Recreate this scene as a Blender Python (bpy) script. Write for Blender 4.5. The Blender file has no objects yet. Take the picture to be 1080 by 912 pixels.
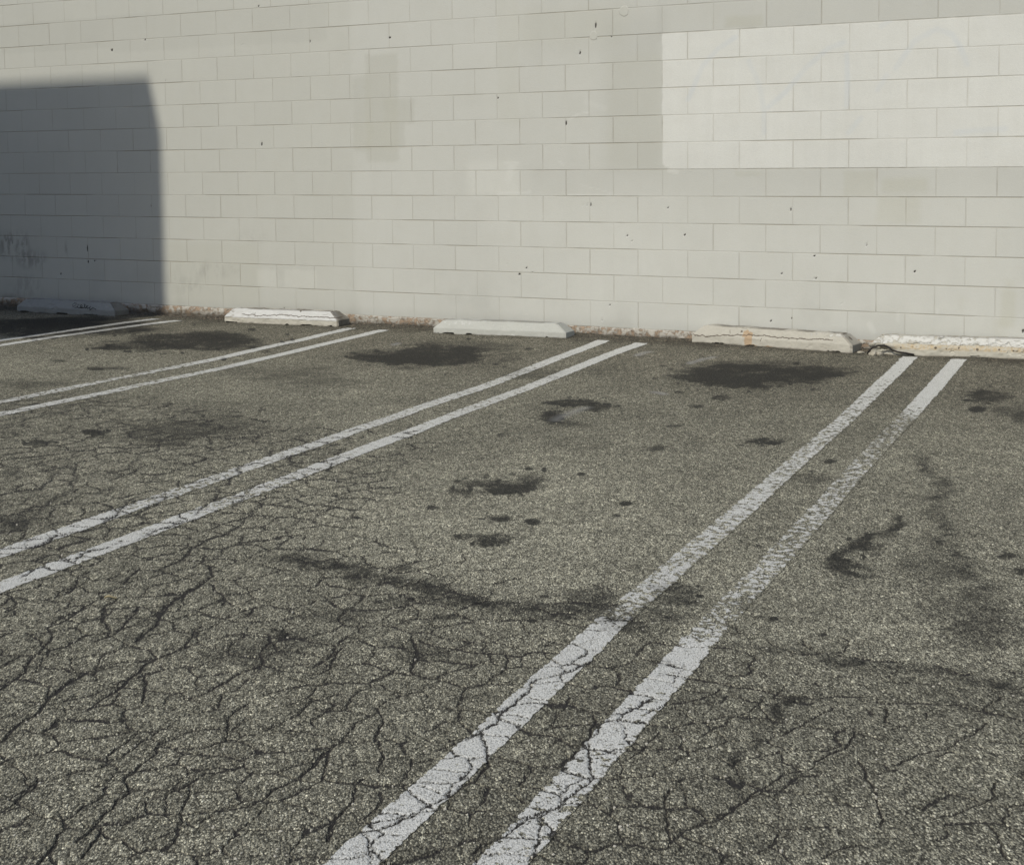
import bpy, math, random
import numpy as np
from mathutils import Matrix, Vector
random.seed(7); rng = np.random.default_rng(7)
scn = bpy.context.scene
COL = scn.collection

# ------------------------------------------------------------------ survey of the place
# metres; the block wall stands on y = 0, the lot lies on z = 0 in front of it (y < 0)
F, PX, PY = 1542.82, 540.0, 294.23            # lens and sight line, in 1080-wide units
YAW, PIT, ROL = 0.499583, -0.0811, -0.010435
ZG = 0.275
CAM = np.array([8.363, -10.2651, 1.1000 + ZG])
BW, BH = 0.4064, 0.2032                       # concrete block module

def axes():
    cy, sy = math.cos(YAW), math.sin(YAW)
    fw = np.array([-sy*math.cos(PIT), cy*math.cos(PIT), math.sin(PIT)])
    r = np.array([cy, sy, 0.0]); u = np.cross(r, fw)
    return (r*math.cos(ROL)+u*math.sin(ROL), -r*math.sin(ROL)+u*math.cos(ROL), fw)
AR, AU, AF = axes()

def g(pts, z=0.0):                            # surveyed sight -> point on the lot
    xy = np.atleast_2d(np.asarray(pts, float))
    d = AF + ((xy[:, 0:1]-PX)/F)*AR - ((xy[:, 1:2]-PY)/F)*AU
    t = (z-CAM[2])/d[:, 2]
    return (CAM+t[:, None]*d)[:, :2]
def w(pts):                                   # surveyed sight -> point on the wall (x, z)
    xy = np.atleast_2d(np.asarray(pts, float))
    d = AF + ((xy[:, 0:1]-PX)/F)*AR - ((xy[:, 1:2]-PY)/F)*AU
    t = -CAM[1]/d[:, 1]
    return (CAM+t[:, None]*d)[:, [0, 2]]

# ------------------------------------------------------------------ numpy noise
def _h(ix, iy, s):
    n = (ix.astype(np.int64)*374761393 + iy.astype(np.int64)*668265263 + s*1442695041) & 0xFFFFFFFF
    n = ((n ^ (n >> 13))*1274126177) & 0xFFFFFFFF
    n = (n ^ (n >> 16))
    return (n & 0xFFFFFF).astype(np.float64)/float(0xFFFFFF)
def vnoise(x, y, s=0):
    fx, fy = np.floor(x), np.floor(y); tx, ty = x-fx, y-fy
    tx = tx*tx*(3-2*tx); ty = ty*ty*(3-2*ty)
    ix, iy = fx.astype(np.int64), fy.astype(np.int64)
    a = _h(ix, iy, s)*(1-tx)+_h(ix+1, iy, s)*tx
    b = _h(ix, iy+1, s)*(1-tx)+_h(ix+1, iy+1, s)*tx
    return a*(1-ty)+b*ty
def fbm(x, y, s=0, o=4, gain=.55):
    t = np.zeros_like(x, dtype=float); a = 1.0; n = 0.0
    for k in range(o):
        t += a*vnoise(x*2**k+17.3*k, y*2**k-9.1*k, s+k); n += a; a *= gain
    return t/n
def sstep(a, b, x):
    t = np.clip((x-a)/(b-a), 0, 1); return t*t*(3-2*t)

# ------------------------------------------------------------------ mesh helpers
def mesh_np(name, V, Q, mat=None, parent=None, smooth=True, attrs=None):
    me = bpy.data.meshes.new(name)
    V = np.ascontiguousarray(V, np.float32); Q = np.ascontiguousarray(Q, np.int32)
    n = Q.shape[1]
    me.vertices.add(len(V)); me.vertices.foreach_set('co', V.ravel())
    me.loops.add(Q.size); me.loops.foreach_set('vertex_index', Q.ravel())
    me.polygons.add(len(Q))
    me.polygons.foreach_set('loop_start', np.arange(0, Q.size, n, dtype=np.int32))
    me.polygons.foreach_set('use_smooth', np.full(len(Q), smooth, dtype=bool))
    for k, a in (attrs or {}).items():
        at = me.attributes.new(k, 'FLOAT', 'POINT')
        at.data.foreach_set('value', np.ascontiguousarray(a, np.float32).ravel())
    me.update(calc_edges=True); me.validate()
    if mat: me.materials.append(mat)
    o = bpy.data.objects.new(name, me); COL.objects.link(o)
    if parent: o.parent = parent
    return o
def mesh_py(name, V, Fs, mat=None, parent=None, smooth=False):
    me = bpy.data.meshes.new(name); me.from_pydata([tuple(v) for v in V], [], Fs); me.update()
    if smooth:
        for p in me.polygons: p.use_smooth = True
    if mat: me.materials.append(mat)
    o = bpy.data.objects.new(name, me); COL.objects.link(o)
    if parent: o.parent = parent
    return o
def gridq(nu, nv, wrap=False):                # quads of an nu x nv grid, v fastest
    i = np.arange(nu if wrap else nu-1)[:, None]; j = np.arange(nv-1)[None, :]
    i2 = (i+1) % nu
    return np.stack([i*nv+j, i2*nv+j, i2*nv+j+1, i*nv+j+1], -1).reshape(-1, 4)
def tag(o, label, cat, group=None, kind=None):
    if label: o['label'] = label
    if cat: o['category'] = cat
    if group: o['group'] = group
    if kind: o['kind'] = kind
    return o
def empty(name, loc=(0, 0, 0)):
    o = bpy.data.objects.new(name, None); o.location = loc; o.empty_display_size = .2
    COL.objects.link(o); return o

# ------------------------------------------------------------------ node helpers
class N:
    def __init__(s, name):
        s.m = bpy.data.materials.new(name); s.m.use_nodes = True
        s.t = s.m.node_tree; s.b = s.t.nodes['Principled BSDF']
        s.pos = s.t.nodes.new('ShaderNodeNewGeometry').outputs['Position']
    def node(s, k, **kw):
        n = s.t.nodes.new(k)
        for a, v in kw.items(): setattr(n, a, v)
        return n
    def put(s, sock, v):
        if isinstance(v, (int, float, tuple)): sock.default_value = v if not (isinstance(v, tuple) and len(v) == 3 and sock.type == 'RGBA') else (*v, 1)
        else: s.t.links.new(v, sock)
    def attr(s, name): return s.node('ShaderNodeAttribute', attribute_name=name).outputs['Fac']
    def math(s, op, a, b=0.0, c=None, clamp=False):
        n = s.node('ShaderNodeMath', operation=op, use_clamp=clamp)
        s.put(n.inputs[0], a); s.put(n.inputs[1], b)
        if c is not None: s.put(n.inputs[2], c)
        return n.outputs[0]
    def mixc(s, f, a, b, blend='MIX'):
        n = s.node('ShaderNodeMix', data_type='RGBA', blend_type=blend)
        s.put(n.inputs[0], f); s.put(n.inputs[6], a); s.put(n.inputs[7], b)
        return n.outputs[2]
    def noise(s, scale, detail=3, rough=.55, vec=None, out='Fac'):
        n = s.node('ShaderNodeTexNoise'); n.inputs['Scale'].default_value = scale
        n.inputs['Detail'].default_value = detail; n.inputs['Roughness'].default_value = rough
        s.t.links.new(vec or s.pos, n.inputs['Vector']); return n.outputs[out]
    def vor(s, scale, vec=None, feature='F1'):
        n = s.node('ShaderNodeTexVoronoi', feature=feature); n.inputs['Scale'].default_value = scale
        s.t.links.new(vec or s.pos, n.inputs['Vector']); return n
    def ramp(s, f, stops):
        n = s.node('ShaderNodeValToRGB'); e = n.color_ramp.elements
        while len(e) < len(stops): e.new(.5)
        for k, (p, c) in zip(e, stops):
            k.position = p; k.color = (c, c, c, 1) if isinstance(c, (int, float)) else (*c, 1)
        s.put(n.inputs[0], f); return n.outputs[0]
    def mapr(s, f, a, b, c=0., d=1.):
        n = s.node('ShaderNodeMapRange'); s.put(n.inputs[0], f)
        for i, v in enumerate((a, b, c, d)): s.put(n.inputs[i+1], v)
        return n.outputs[0]
    def bump(s, h, dist, strength=1.0, nrm=None):
        n = s.node('ShaderNodeBump'); n.inputs['Distance'].default_value = dist
        n.inputs['Strength'].default_value = strength; s.put(n.inputs['Height'], h)
        if nrm is not None: s.put(n.inputs['Normal'], nrm)
        return n.outputs[0]
    def done(s, col, rough, nrm=None, spec=.3):
        s.put(s.b.inputs['Base Color'], col); s.put(s.b.inputs['Roughness'], rough)
        s.b.inputs['Specular IOR Level'].default_value = spec
        if nrm is not None: s.put(s.b.inputs['Normal'], nrm)
        return s.m

def asphalt_nodes(n):
    """colour, height of old open asphalt: stones in binder, at three sizes"""
    mp = n.node('ShaderNodeMapping', vector_type='TEXTURE')      # stones lie a little longer one way
    mp.inputs['Rotation'].default_value = (0, 0, math.radians(118)); mp.inputs['Scale'].default_value = (2.0, 1, 1)
    n.put(mp.inputs['Vector'], n.pos)
    warp = n.node('ShaderNodeVectorMath', operation='MULTIPLY_ADD')
    n.put(warp.inputs[0], n.noise(160, 2, vec=mp.outputs[0], out='Color')); warp.inputs[1].default_value = (.007,)*3
    n.put(warp.inputs[2], mp.outputs[0])
    wv = warp.outputs[0]
    v1 = n.vor(250, wv); v2 = n.vor(95, wv)
    sep = n.node('ShaderNodeSeparateColor'); n.put(sep.inputs[0], v1.outputs['Color'])
    sep2 = n.node('ShaderNodeSeparateColor'); n.put(sep2.inputs[0], v2.outputs['Color'])
    stone = n.ramp(sep.outputs[0], [(0, .30), (.30, .66), (.62, 1.0), (.86, 1.30), (.95, 1.8), (1, 2.4)])
    stone2 = n.ramp(sep2.outputs[0], [(0, .72), (.5, 1.0), (.9, 1.15), (1, 1.35)])
    pit = n.ramp(v1.outputs['Distance'], [(0, 1.10), (.40, 1.0), (.76, .22)])
    blot = n.ramp(n.noise(38, 5, .7, vec=mp.outputs[0]), [(.28, .57), (.5, 1.0), (.72, 1.40)])
    blot2 = n.ramp(n.noise(9, 3, .6), [(.3, .86), (.7, 1.13)])
    f = n.math('MULTIPLY', stone, stone2); f = n.math('MULTIPLY', f, pit)
    f = n.math('MULTIPLY', f, blot); f = n.math('MULTIPLY', f, blot2)
    tint = n.mixc(sep.outputs[1], (.320, .299, .222), (.316, .302, .236))
    tint = n.mixc(n.attr('dirt'), tint, (.244, .218, .162))
    c = n.mixc(1.0, tint, f, 'MULTIPLY')
    c = n.mixc(1.0, c, n.attr('tone'), 'MULTIPLY')
    sa = n.attr('stain')                       # oil between the stones, also the painted wedge shade: grainy, broken edge
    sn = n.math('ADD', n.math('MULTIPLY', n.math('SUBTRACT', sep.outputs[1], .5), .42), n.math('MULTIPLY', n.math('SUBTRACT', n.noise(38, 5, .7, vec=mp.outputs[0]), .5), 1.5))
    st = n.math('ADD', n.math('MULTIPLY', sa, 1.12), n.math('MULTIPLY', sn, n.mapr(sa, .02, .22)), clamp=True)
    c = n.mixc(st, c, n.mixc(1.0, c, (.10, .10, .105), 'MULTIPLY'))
    c = n.mixc(n.attr('pale'), c, (.34, .34, .34))
    ck = n.math('ADD', n.attr('crack'), n.math('MULTIPLY', n.math('SUBTRACT', sep.outputs[2], .5), .85))
    ck = n.math('MULTIPLY', ck, n.mapr(n.attr('crack'), .02, .12))
    ckm = n.mapr(ck, .16, .74)
    c = n.mixc(ckm, c, (.027, .025, .023))
    hgt = n.math('ADD', n.math('MULTIPLY', v1.outputs['Distance'], -.55), n.math('MULTIPLY', sep.outputs[0], .35))
    hgt = n.math('ADD', hgt, n.math('MULTIPLY', n.noise(38, 5, .7, vec=mp.outputs[0]), 1.1))
    n.grain = v1; n.gv = mp.outputs[0]
    return c, hgt, st, ckm

def mat_asphalt():
    n = N('weathered_asphalt')
    c, h, st, ck = asphalt_nodes(n)
    rough = n.math('SUBTRACT', .93, n.math('MULTIPLY', st, .22))
    return n.done(c, rough, n.bump(h, .0065, .9), .25)

def mat_paint():
    n = N('worn_white_line_paint')
    c, h, st, ck = asphalt_nodes(n)
    wear = n.attr('wear')
    nz = n.math('ADD', n.math('MULTIPLY', n.noise(34, 4, .68), .60), n.math('MULTIPLY', n.noise(170, 3, .6, vec=n.gv), .16))
    nz = n.math('ADD', nz, n.math('MULTIPLY', n.noise(17, 3, .6), .24))
    nz = n.math('ADD', nz, n.math('MULTIPLY', n.math('SUBTRACT', n.attr('edge'), 0.0), -.16))
    th = n.mapr(wear, 0, 1, .34, .56)
    d = n.math('SUBTRACT', nz, th)
    m = n.mapr(d, -.006, .012)
    m = n.math('MULTIPLY', m, n.math('SUBTRACT', 1.0, ck), clamp=True)
    pc = n.mixc(n.noise(14, 4), (.50, .496, .468), (.60, .595, .562))
    pc = n.mixc(n.mapr(n.noise(230, 3, .6, vec=n.gv), .52, .66), pc, (.20, .195, .18))
    pc = n.mixc(n.mapr(n.grain.outputs['Distance'], .6, .95), pc, (.25, .245, .225))
    pc = n.mixc(n.math('MULTIPLY', st, .75), pc, (.12, .117, .11))
    col = n.mixc(m, c, pc)
    hh = n.math('ADD', n.math('MULTIPLY', h, n.math('SUBTRACT', 1.0, n.math('MULTIPLY', m, .45))), n.math('MULTIPLY', m, .35))
    return n.done(col, n.math('SUBTRACT', .92, n.math('MULTIPLY', m, .2)), n.bump(hh, .0065, .8), .3)

def mat_wall():
    n = N('painted_concrete_block')
    a = n.mixc(n.attr('warm'), (.436, .434, .400), (.406, .401, .350))
    c = n.mixc(n.attr('white'), a, (.518, .516, .483))
    c = n.mixc(1.0, c, n.attr('tone'), 'MULTIPLY')
    c = n.mixc(n.math('MULTIPLY', n.mapr(n.noise(5, 5, .65), .42, .75), .13), c, (.35, .335, .28))
    c = n.mixc(n.math('MULTIPLY', n.mapr(n.noise(210, 3, .6), .55, .8), .22), c, (.30, .295, .26))
    c = n.mixc(1.0, c, n.mapr(n.noise(330, 2, .7), .2, .8, .90, 1.10), 'MULTIPLY')
    c = n.mixc(n.attr('joint'), c, n.mixc(1.0, c, (.66, .63, .58), 'MULTIPLY'))
    c = n.mixc(n.attr('grime'), c, (.085, .085, .075))
    c = n.mixc(n.attr('bluish'), c, (.43, .455, .475))
    pit = n.mapr(n.math('ADD', n.attr('pit'), n.math('MULTIPLY', n.noise(160, 2), .25)), .45, .7)
    c = n.mixc(pit, c, (.055, .05, .045))
    h = n.math('ADD', n.noise(260, 3, .6), n.math('MULTIPLY', n.noise(70, 3), .7))
    return n.done(c, .82, n.bump(h, .0016, .7), .25)

def mat_footing():
    n = N('peeling_paint_on_footing')
    k = n.noise(26, 5, .7); k2 = n.noise(9, 3, .6)
    brick = n.mixc(n.noise(40, 4), (.235, .165, .115), (.33, .26, .19))
    brick = n.mixc(n.mapr(n.noise(60, 3), .55, .7), brick, (.10, .085, .07))
    f = n.mapr(n.math('ADD', n.math('MULTIPLY', k, .65), n.math('MULTIPLY', k2, .35)), .46, .52)
    c = n.mixc(f, brick, n.mixc(n.noise(30, 3), (.28, .255, .21), (.44, .42, .38)))
    z = n.node('ShaderNodeSeparateXYZ'); n.put(z.inputs[0], n.pos)
    low = n.mapr(n.math('ADD', z.outputs[2], n.math('MULTIPLY', n.noise(22, 3), .05)), .066, .030)
    c = n.mixc(n.math('MULTIPLY', low, .85), c, (.075, .065, .052))
    return n.done(c, .9, n.bump(n.math('ADD', k, n.math('MULTIPLY', f, .5)), .006), .2)

def mat_stop(name, base, paint, thick):
    n = N(name)
    c = n.mixc(n.noise(11, 4, .6), base, tuple(v*.82 for v in base))
    c = n.mixc(n.math('MULTIPLY', n.mapr(n.noise(120, 3), .56, .75), .35), c, tuple(v*.5 for v in base))
    pk = n.math('ADD', n.attr('paint'), n.math('MULTIPLY', n.math('SUBTRACT', n.noise(30, 5, .7), .5), 1.3))
    pm = n.mapr(pk, .47, .55)
    c = n.mixc(pm, c, n.mixc(n.noise(25, 3), paint, tuple(v*.88 for v in paint)))
    c = n.mixc(n.math('MULTIPLY', n.attr('tan'), n.mapr(n.noise(45, 4, .7), .35, .6)), c, (.40, .315, .20))
    rm = n.mapr(n.math('ADD', n.attr('rust'), n.math('MULTIPLY', n.math('SUBTRACT', n.noise(50, 4), .5), .7)), .35, .75)
    c = n.mixc(n.math('MULTIPLY', rm, .6), c, (.34, .20, .085))
    c = n.mixc(n.attr('soil'), c, (.085, .072, .055))
    ck = n.mapr(n.math('ADD', n.attr('crack'), n.math('MULTIPLY', n.math('SUBTRACT', n.noise(90, 3), .5), .4)), .35, .6)
    c = n.mixc(n.math('MULTIPLY', ck, .8), c, (.07, .052, .038))
    h = n.math('ADD', n.math('MULTIPLY', pm, thick), n.noise(80, 4, .6))
    return n.done(c, .85, n.bump(h, .003, .8), .25)

def mat_flat(name, col, rough=.85, var=.25, scale=40, bump=.002):
    n = N(name)
    c = n.mixc(n.noise(scale, 4), tuple(v*(1-var) for v in col), tuple(v*(1+var) for v in col))
    return n.done(c, rough, n.bump(n.noise(scale*2, 3), bump), .3)

M_ASPH, M_PAINT, M_WALL, M_FOOT = mat_asphalt(), mat_paint(), mat_wall(), mat_footing()

# ------------------------------------------------------------------ the lot: one sheet to the horizon
FA = math.degrees(math.atan2(AF[1], AF[0]))
ang = np.concatenate([np.arange(-22.5, 22.5, .036), np.arange(22.5, 46, .16), np.arange(46, 314, 6.0), np.arange(314, 337.5, .16)])
ang = np.sort((ang+360) % 360 - 0)            # relative, 0..360
ang = np.concatenate([ang[ang >= 180]-360, ang[ang < 180]])
NA = len(ang)
q = np.linspace(1/2.45, 1/15.6, 1000)
rad = np.concatenate([[.001], np.arange(.3, 2.42, .06), 1/q, [17, 20, 26, 40, 80, 200, 600, 2000]])
NR = len(rad)
th = np.radians(ang+FA)
GX = CAM[0]+rad[None, :]*np.cos(th)[:, None]
GY = CAM[1]+rad[None, :]*np.sin(th)[:, None]

def wall_rise(x):
    return np.interp(x, [-3, -.9, -.27, 1.2, 3.3, 4.1, 7], [-.022, -.02, -.016, .004, .022, .018, .016])
def relief(x, y):
    near = np.exp(np.clip(y, -9, 0)/.45)*(y > -6)
    z = wall_rise(x)*near
    inr = (np.abs(x-4) < 16) & (np.abs(y+5) < 14)
    z = z + inr*(.010*(vnoise(x*.8, y*.8, 50)-.5) + .006*(vnoise(x*2.7, y*2.7, 51)-.5))
    z = z + inr*near*(.022*(fbm(x*9, y*9, 52)-.5))
    return z

crack = np.zeros((NA, NR)); stain = np.zeros((NA, NR)); pale = np.zeros((NA, NR))  # stain holds oil and also shade painted in the building's shadow
spacing = np.maximum(rad**2/(1.375*F)*.85, .0035)
spacing = np.minimum(spacing, .06)

def draw(P, wid, dark=1.0, jag=.065, field=None, soft=None, depth=4):
    """a crack or trail along world points P (n,2), ragged, of width wid (m)"""
    global crack
    fld = crack if field is None else field
    pts = [P[0]]
    for a, b in zip(P[:-1], P[1:]):
        seg = [a, b]
        for d in range(depth if field is None else 2):
            out = [seg[0]]
            for p0, p1 in zip(seg[:-1], seg[1:]):
                L = np.hypot(*(p1-p0)); nrm = np.array([-(p1-p0)[1], (p1-p0)[0]])/max(L, 1e-6)
                out += [(p0+p1)/2+nrm*rng.normal()*jag*L, p1]
            seg = out
            if np.hypot(*(seg[1]-seg[0])) < .012: break
        pts += seg[1:]
    pts = np.array(pts); n = len(pts)
    ww = wid*.39*(.3+1.4*vnoise(np.arange(n)*.23, np.full(n, rng.random()*99), 3))
    tip = np.minimum(1, np.minimum(np.arange(n)+2, n+1-np.arange(n))/6.0); ww = ww*(.6+.4*tip)
    for k in range(n-1):
        a, b = pts[k], pts[k+1]; wk = ww[k]
        m = (a+b)/2-CAM[:2]; r = np.hypot(*m)
        if field is None: wk = wk*(.55+1.15*abs((-(b-a)[1]*m[0]+(b-a)[0]*m[1])/(r*max(np.hypot(*(b-a)), 1e-6))))
        sp = np.interp(r, rad, spacing); sf = soft if soft else max(.0032, sp*.70)
        reach = wk/2+sf*1.2+np.hypot(*(b-a))/2
        t = (math.degrees(math.atan2(m[1], m[0]))-FA+180) % 360-180
        da = math.degrees(reach/r)
        i0, i1 = np.searchsorted(ang, [t-da, t+da]); j0, j1 = np.searchsorted(rad, [r-reach, r+reach])
        if i1 <= i0 or j1 <= j0: continue
        X, Y = GX[i0:i1, j0:j1], GY[i0:i1, j0:j1]
        d = b-a; L2 = max(d@d, 1e-9)
        s = np.clip(((X-a[0])*d[0]+(Y-a[1])*d[1])/L2, 0, 1)
        D = np.hypot(X-a[0]-s*d[0], Y-a[1]-s*d[1])
        v = dark*np.clip(1-(D-wk/2)/sf, 0, 1)
        if field is None: v = v*min(1, (wk*1.3+.0035)/(sf*.9+.001))
        np.maximum(fld[i0:i1, j0:j1], v, out=fld[i0:i1, j0:j1])

# surveyed cracks: (origin x, origin y, scale, width mm, points)
TR = [
 (0, 640, 3, 9, [(0,265),(70,215),(100,165),(150,65),(215,40),(270,0)]),
 (0, 640, 3, 13, [(0,430),(60,370),(130,320),(165,280)]),
 (0, 640, 3, 22, [(150,290),(220,240),(275,205)]), (0, 640, 3, 7, [(275,205),(330,195),(375,185)]),
 (0, 640, 3, 9, [(330,0),(325,45),(345,95),(300,110)]), (0, 640, 3, 7, [(345,95),(390,60),(440,0)]),
 (0, 640, 3, 20, [(430,110),(480,70),(530,0)]),
 (0, 640, 3, 10, [(270,330),(310,300),(370,260),(430,210),(450,190),(480,170),(530,150),(590,125),(610,90),(640,60)]),
 (0, 640, 3, 6, [(640,60),(680,75),(705,110),(705,150),(620,180),(560,220),(535,240)]),
 (0, 640, 3, 9, [(445,205),(460,260),(450,300)]), (0, 640, 3, 6, [(450,300),(385,345),(300,370),(200,405),(240,350)]),
 (0, 640, 3, 9, [(600,285),(670,255),(740,215),(830,180),(860,110),(840,85)]),
 (0, 640, 3, 8, [(830,180),(900,200),(1010,210),(1050,170),(1080,130)]),
 (0, 640, 3, 7, [(690,310),(700,270)]), (0, 640, 3, 8, [(790,290),(740,325),(720,350),(720,415),(640,440),(500,430)]),
 (0, 640, 3, 7, [(340,480),(390,430),(440,390)]), (0, 640, 3, 9, [(505,430),(490,460),(400,530),(410,580),(360,630),(300,690),(240,740)]),
 (0, 640, 3, 8, [(505,425),(590,390),(640,380),(720,370)]), (0, 640, 3, 8, [(840,385),(910,350),(990,290),(1080,270)]),
 (0, 640, 3, 8, [(470,600),(520,590),(600,550),(650,520),(740,510)]), (0, 640, 3, 8, [(460,610),(465,640),(490,650),(570,650),(600,560)]),
 (0, 640, 3, 9, [(570,650),(700,640),(790,625),(860,575),(940,540),(1000,490),(1060,430)]),
 (0, 640, 3, 5, [(740,520),(745,550),(775,590)]), (0, 640, 3, 7, [(450,740),(520,715),(580,690),(670,655)]),
 (0, 640, 3, 6, [(830,620),(835,680)]), (0, 640, 3, 7, [(1080,650),(1050,690),(1035,740)]),
 (0, 640, 3, 9, [(120,815),(180,740)]), (0, 640, 3, 7, [(260,790),(290,740),(320,690)]),
 (0, 640, 3, 7, [(0,650),(50,610),(110,570),(120,540)]), (0, 640, 3, 6, [(850,460),(800,490)]),
 (0, 640, 3, 5, [(0,100),(80,95),(160,80)]), (0, 640, 3, 6, [(60,200),(180,180),(260,150),(345,95)]),
 (0, 640, 3, 5, [(120,700),(200,640),(300,610),(400,560)]), (0, 640, 3, 5, [(30,540),(130,500),(250,490),(340,480)]),
 (330, 640, 3, 9, [(0,190),(60,150),(110,90)]), (330, 640, 3, 6, [(125,85),(185,170),(215,205)]),
 (330, 640, 3, 11, [(315,100),(330,150),(320,210)]), (330, 640, 3, 11, [(340,105),(450,130),(560,145),(650,155),(700,140),(780,145)]),
 (330, 640, 3, 7, [(610,150),(615,195)]), (330, 640, 3, 6, [(480,235),(530,195)]), (330, 640, 3, 5, [(255,210),(260,240)]),
 (330, 640, 3, 6, [(550,260),(600,220),(640,195)]), (330, 640, 3, 5, [(480,250),(545,275)]), (330, 640, 3, 5, [(350,270),(370,310)]),
 (330, 640, 3, 8, [(200,310),(200,400),(220,460),(210,520)]), (330, 640, 3, 7, [(0,370),(60,310),(100,290)]), (330, 640, 3, 5, [(220,340),(330,310)]),
 (330, 640, 3, 6, [(410,330),(430,370),(390,450)]), (330, 640, 3, 8, [(390,450),(470,420),(530,390),(600,330),(650,290),(690,240),(830,195),(890,165)]),
 (330, 640, 3, 7, [(530,390),(550,440),(560,500),(520,540),(430,600),(320,660),(220,700),(130,720)]),
 (330, 640, 3, 3.5, [(690,290),(740,295)]), (330, 640, 3, 3.5, [(600,340),(680,350)]), (330, 640, 3, 6, [(900,150),(990,155),(1060,190)]),
 (330, 640, 3, 6, [(950,200),(910,230)]), (330, 640, 3, 4, [(1080,330),(990,320)]),
 (330, 640, 3, 7, [(885,340),(870,430),(880,490),(890,540),(830,590),(770,635),(700,660),(640,700),(560,745),(510,780)]),
 (330, 640, 3, 4, [(880,470),(980,460)]), (330, 640, 3, 7, [(710,660),(715,720),(690,800)]), (330, 640, 3, 4, [(590,560),(640,590),(670,620)]),
 (330, 640, 3, 11, [(0,500),(60,440)]), (330, 640, 3, 8, [(50,740),(60,690),(120,620),(130,560),(160,540)]), (330, 640, 3, 4, [(160,720),(180,770),(185,815)]),
 (330, 640, 3, 6, [(480,680),(470,780),(420,815)]), (330, 640, 3, 6, [(800,310),(740,400),(750,430),(690,480)]), (330, 640, 3, 5, [(340,580),(330,530),(390,460)]),
 (330, 640, 3, 4, [(380,510),(480,520)]), (330, 640, 3, 4, [(210,655),(310,660)]), (330, 640, 3, 3, [(335,565),(400,590)]),
 (0, 420, 3, 10, [(0,305),(60,290),(130,285),(160,250),(215,215),(240,185)]), (0, 420, 3, 9, [(110,370),(170,320),(240,250),(245,205)]),
 (0, 420, 3, 9, [(310,300),(330,285)]), (0, 420, 3, 10, [(340,240),(365,235),(410,225),(435,190)]), (0, 420, 3, 7, [(0,370),(60,365),(140,345)]),
 (0, 420, 3, 16, [(180,430),(150,455),(100,470)]), (0, 420, 3, 8, [(340,385),(380,350),(410,320),(440,310)]),
 (0, 420, 3, 8, [(320,380),(400,375),(500,330),(520,300)]), (0, 420, 3, 6, [(590,300),(600,260)]), (0, 420, 3, 6, [(690,270),(740,240)]),
 (0, 420, 3, 8, [(620,370),(660,330),(690,300)]), (0, 420, 3, 7, [(750,340),(790,290),(830,260)]),
 (0, 420, 3, 9, [(200,500),(230,520),(260,490),(350,470)]), (0, 420, 3, 7, [(280,550),(240,600),(180,630)]), (0, 420, 3, 7, [(390,590),(440,540)]),
 (0, 420, 3, 9, [(490,550),(560,520),(600,490),(680,440),(740,410),(770,390),(800,360)]),
 (0, 420, 3, 6, [(860,300),(880,310),(870,350),(915,370),(900,410),(870,430),(875,470),(860,495)]),
 (0, 420, 3, 14, [(650,500),(665,540),(640,590),(560,640)]), (0, 420, 3, 24, [(560,630),(520,660),(490,690)]), (0, 420, 3, 9, [(670,590),(710,630),(705,655)]),
 (0, 420, 3, 9, [(325,710),(330,660),(370,640)]), (0, 420, 3, 9, [(160,715),(230,680),(280,660)]), (0, 420, 3, 7, [(0,660),(40,630),(20,680)]),
 (0, 420, 3, 6, [(130,600),(140,560)]), (0, 420, 3, 9, [(400,690),(440,660)]), (0, 420, 3, 15, [(780,690),(800,670)]), (0, 420, 3, 5, [(730,590),(780,600),(850,630)]),
 (0, 420, 3, 6, [(290,440),(330,420),(420,430),(500,470),(560,450)]), (0, 420, 3, 7, [(0,250),(50,240),(110,210),(200,190)]), (0, 420, 3, 6, [(30,300),(100,270),(140,270)]),
 (0, 420, 3, 6, [(420,190),(470,160),(560,150),(620,120)]), (0, 420, 3, 5, [(240,250),(330,240),(365,235)]), (0, 420, 3, 5, [(0,420),(80,410),(180,400)]),
 (660, 640, 2.571, 8, [(110,180),(165,190),(230,200),(300,215),(350,220),(430,240),(520,245),(640,240)]),
 (660, 640, 2.571, 8, [(640,250),(740,255),(830,260),(900,262)]), (660, 640, 2.571, 17, [(900,262),(940,275),(1000,285),(1080,305)]),
 (660, 640, 2.571, 6, [(255,220),(200,250),(110,265),(60,290)]), (660, 640, 2.571, 5, [(370,245),(340,280),(270,320),(210,350)]),
 (660, 640, 2.571, 5, [(0,415),(90,340)]), (660, 640, 2.571, 6, [(130,630),(200,600),(260,580),(310,540),(380,490),(440,455),(520,420),(600,380),(620,340)]),
 (660, 640, 2.571, 6, [(630,420),(650,470),(680,530),(690,600)]), (660, 640, 2.571, 9, [(700,270),(710,290),(700,310)]), (660, 640, 2.571, 6, [(720,330),(760,320)]),
 (660, 640, 2.571, 6, [(740,430),(800,400),(880,380),(930,350),(980,310)]), (660, 640, 2.571, 6, [(830,580),(880,570),(960,540),(1000,515),(1000,480)]),
 (660, 640, 2.571, 5, [(990,600),(1010,630),(1040,690)]), (660, 640, 2.571, 5, [(580,530),(620,550),(650,545)]), (660, 640, 2.571, 6, [(530,690),(570,665),(640,650)]),
 (660, 640, 2.571, 5, [(100,520),(130,490),(110,600),(150,660)]), (660, 640, 2.571, 5, [(0,655),(130,635)]), (660, 640, 2.571, 6, [(420,350),(510,300),(560,270)]),
 (330, 400, 3, 4, [(285,200),(290,240),(260,300)]), (330, 400, 3, 5, [(110,290),(120,330)]), (330, 400, 3, 4, [(0,250),(60,230),(120,180)]),
]
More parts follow.
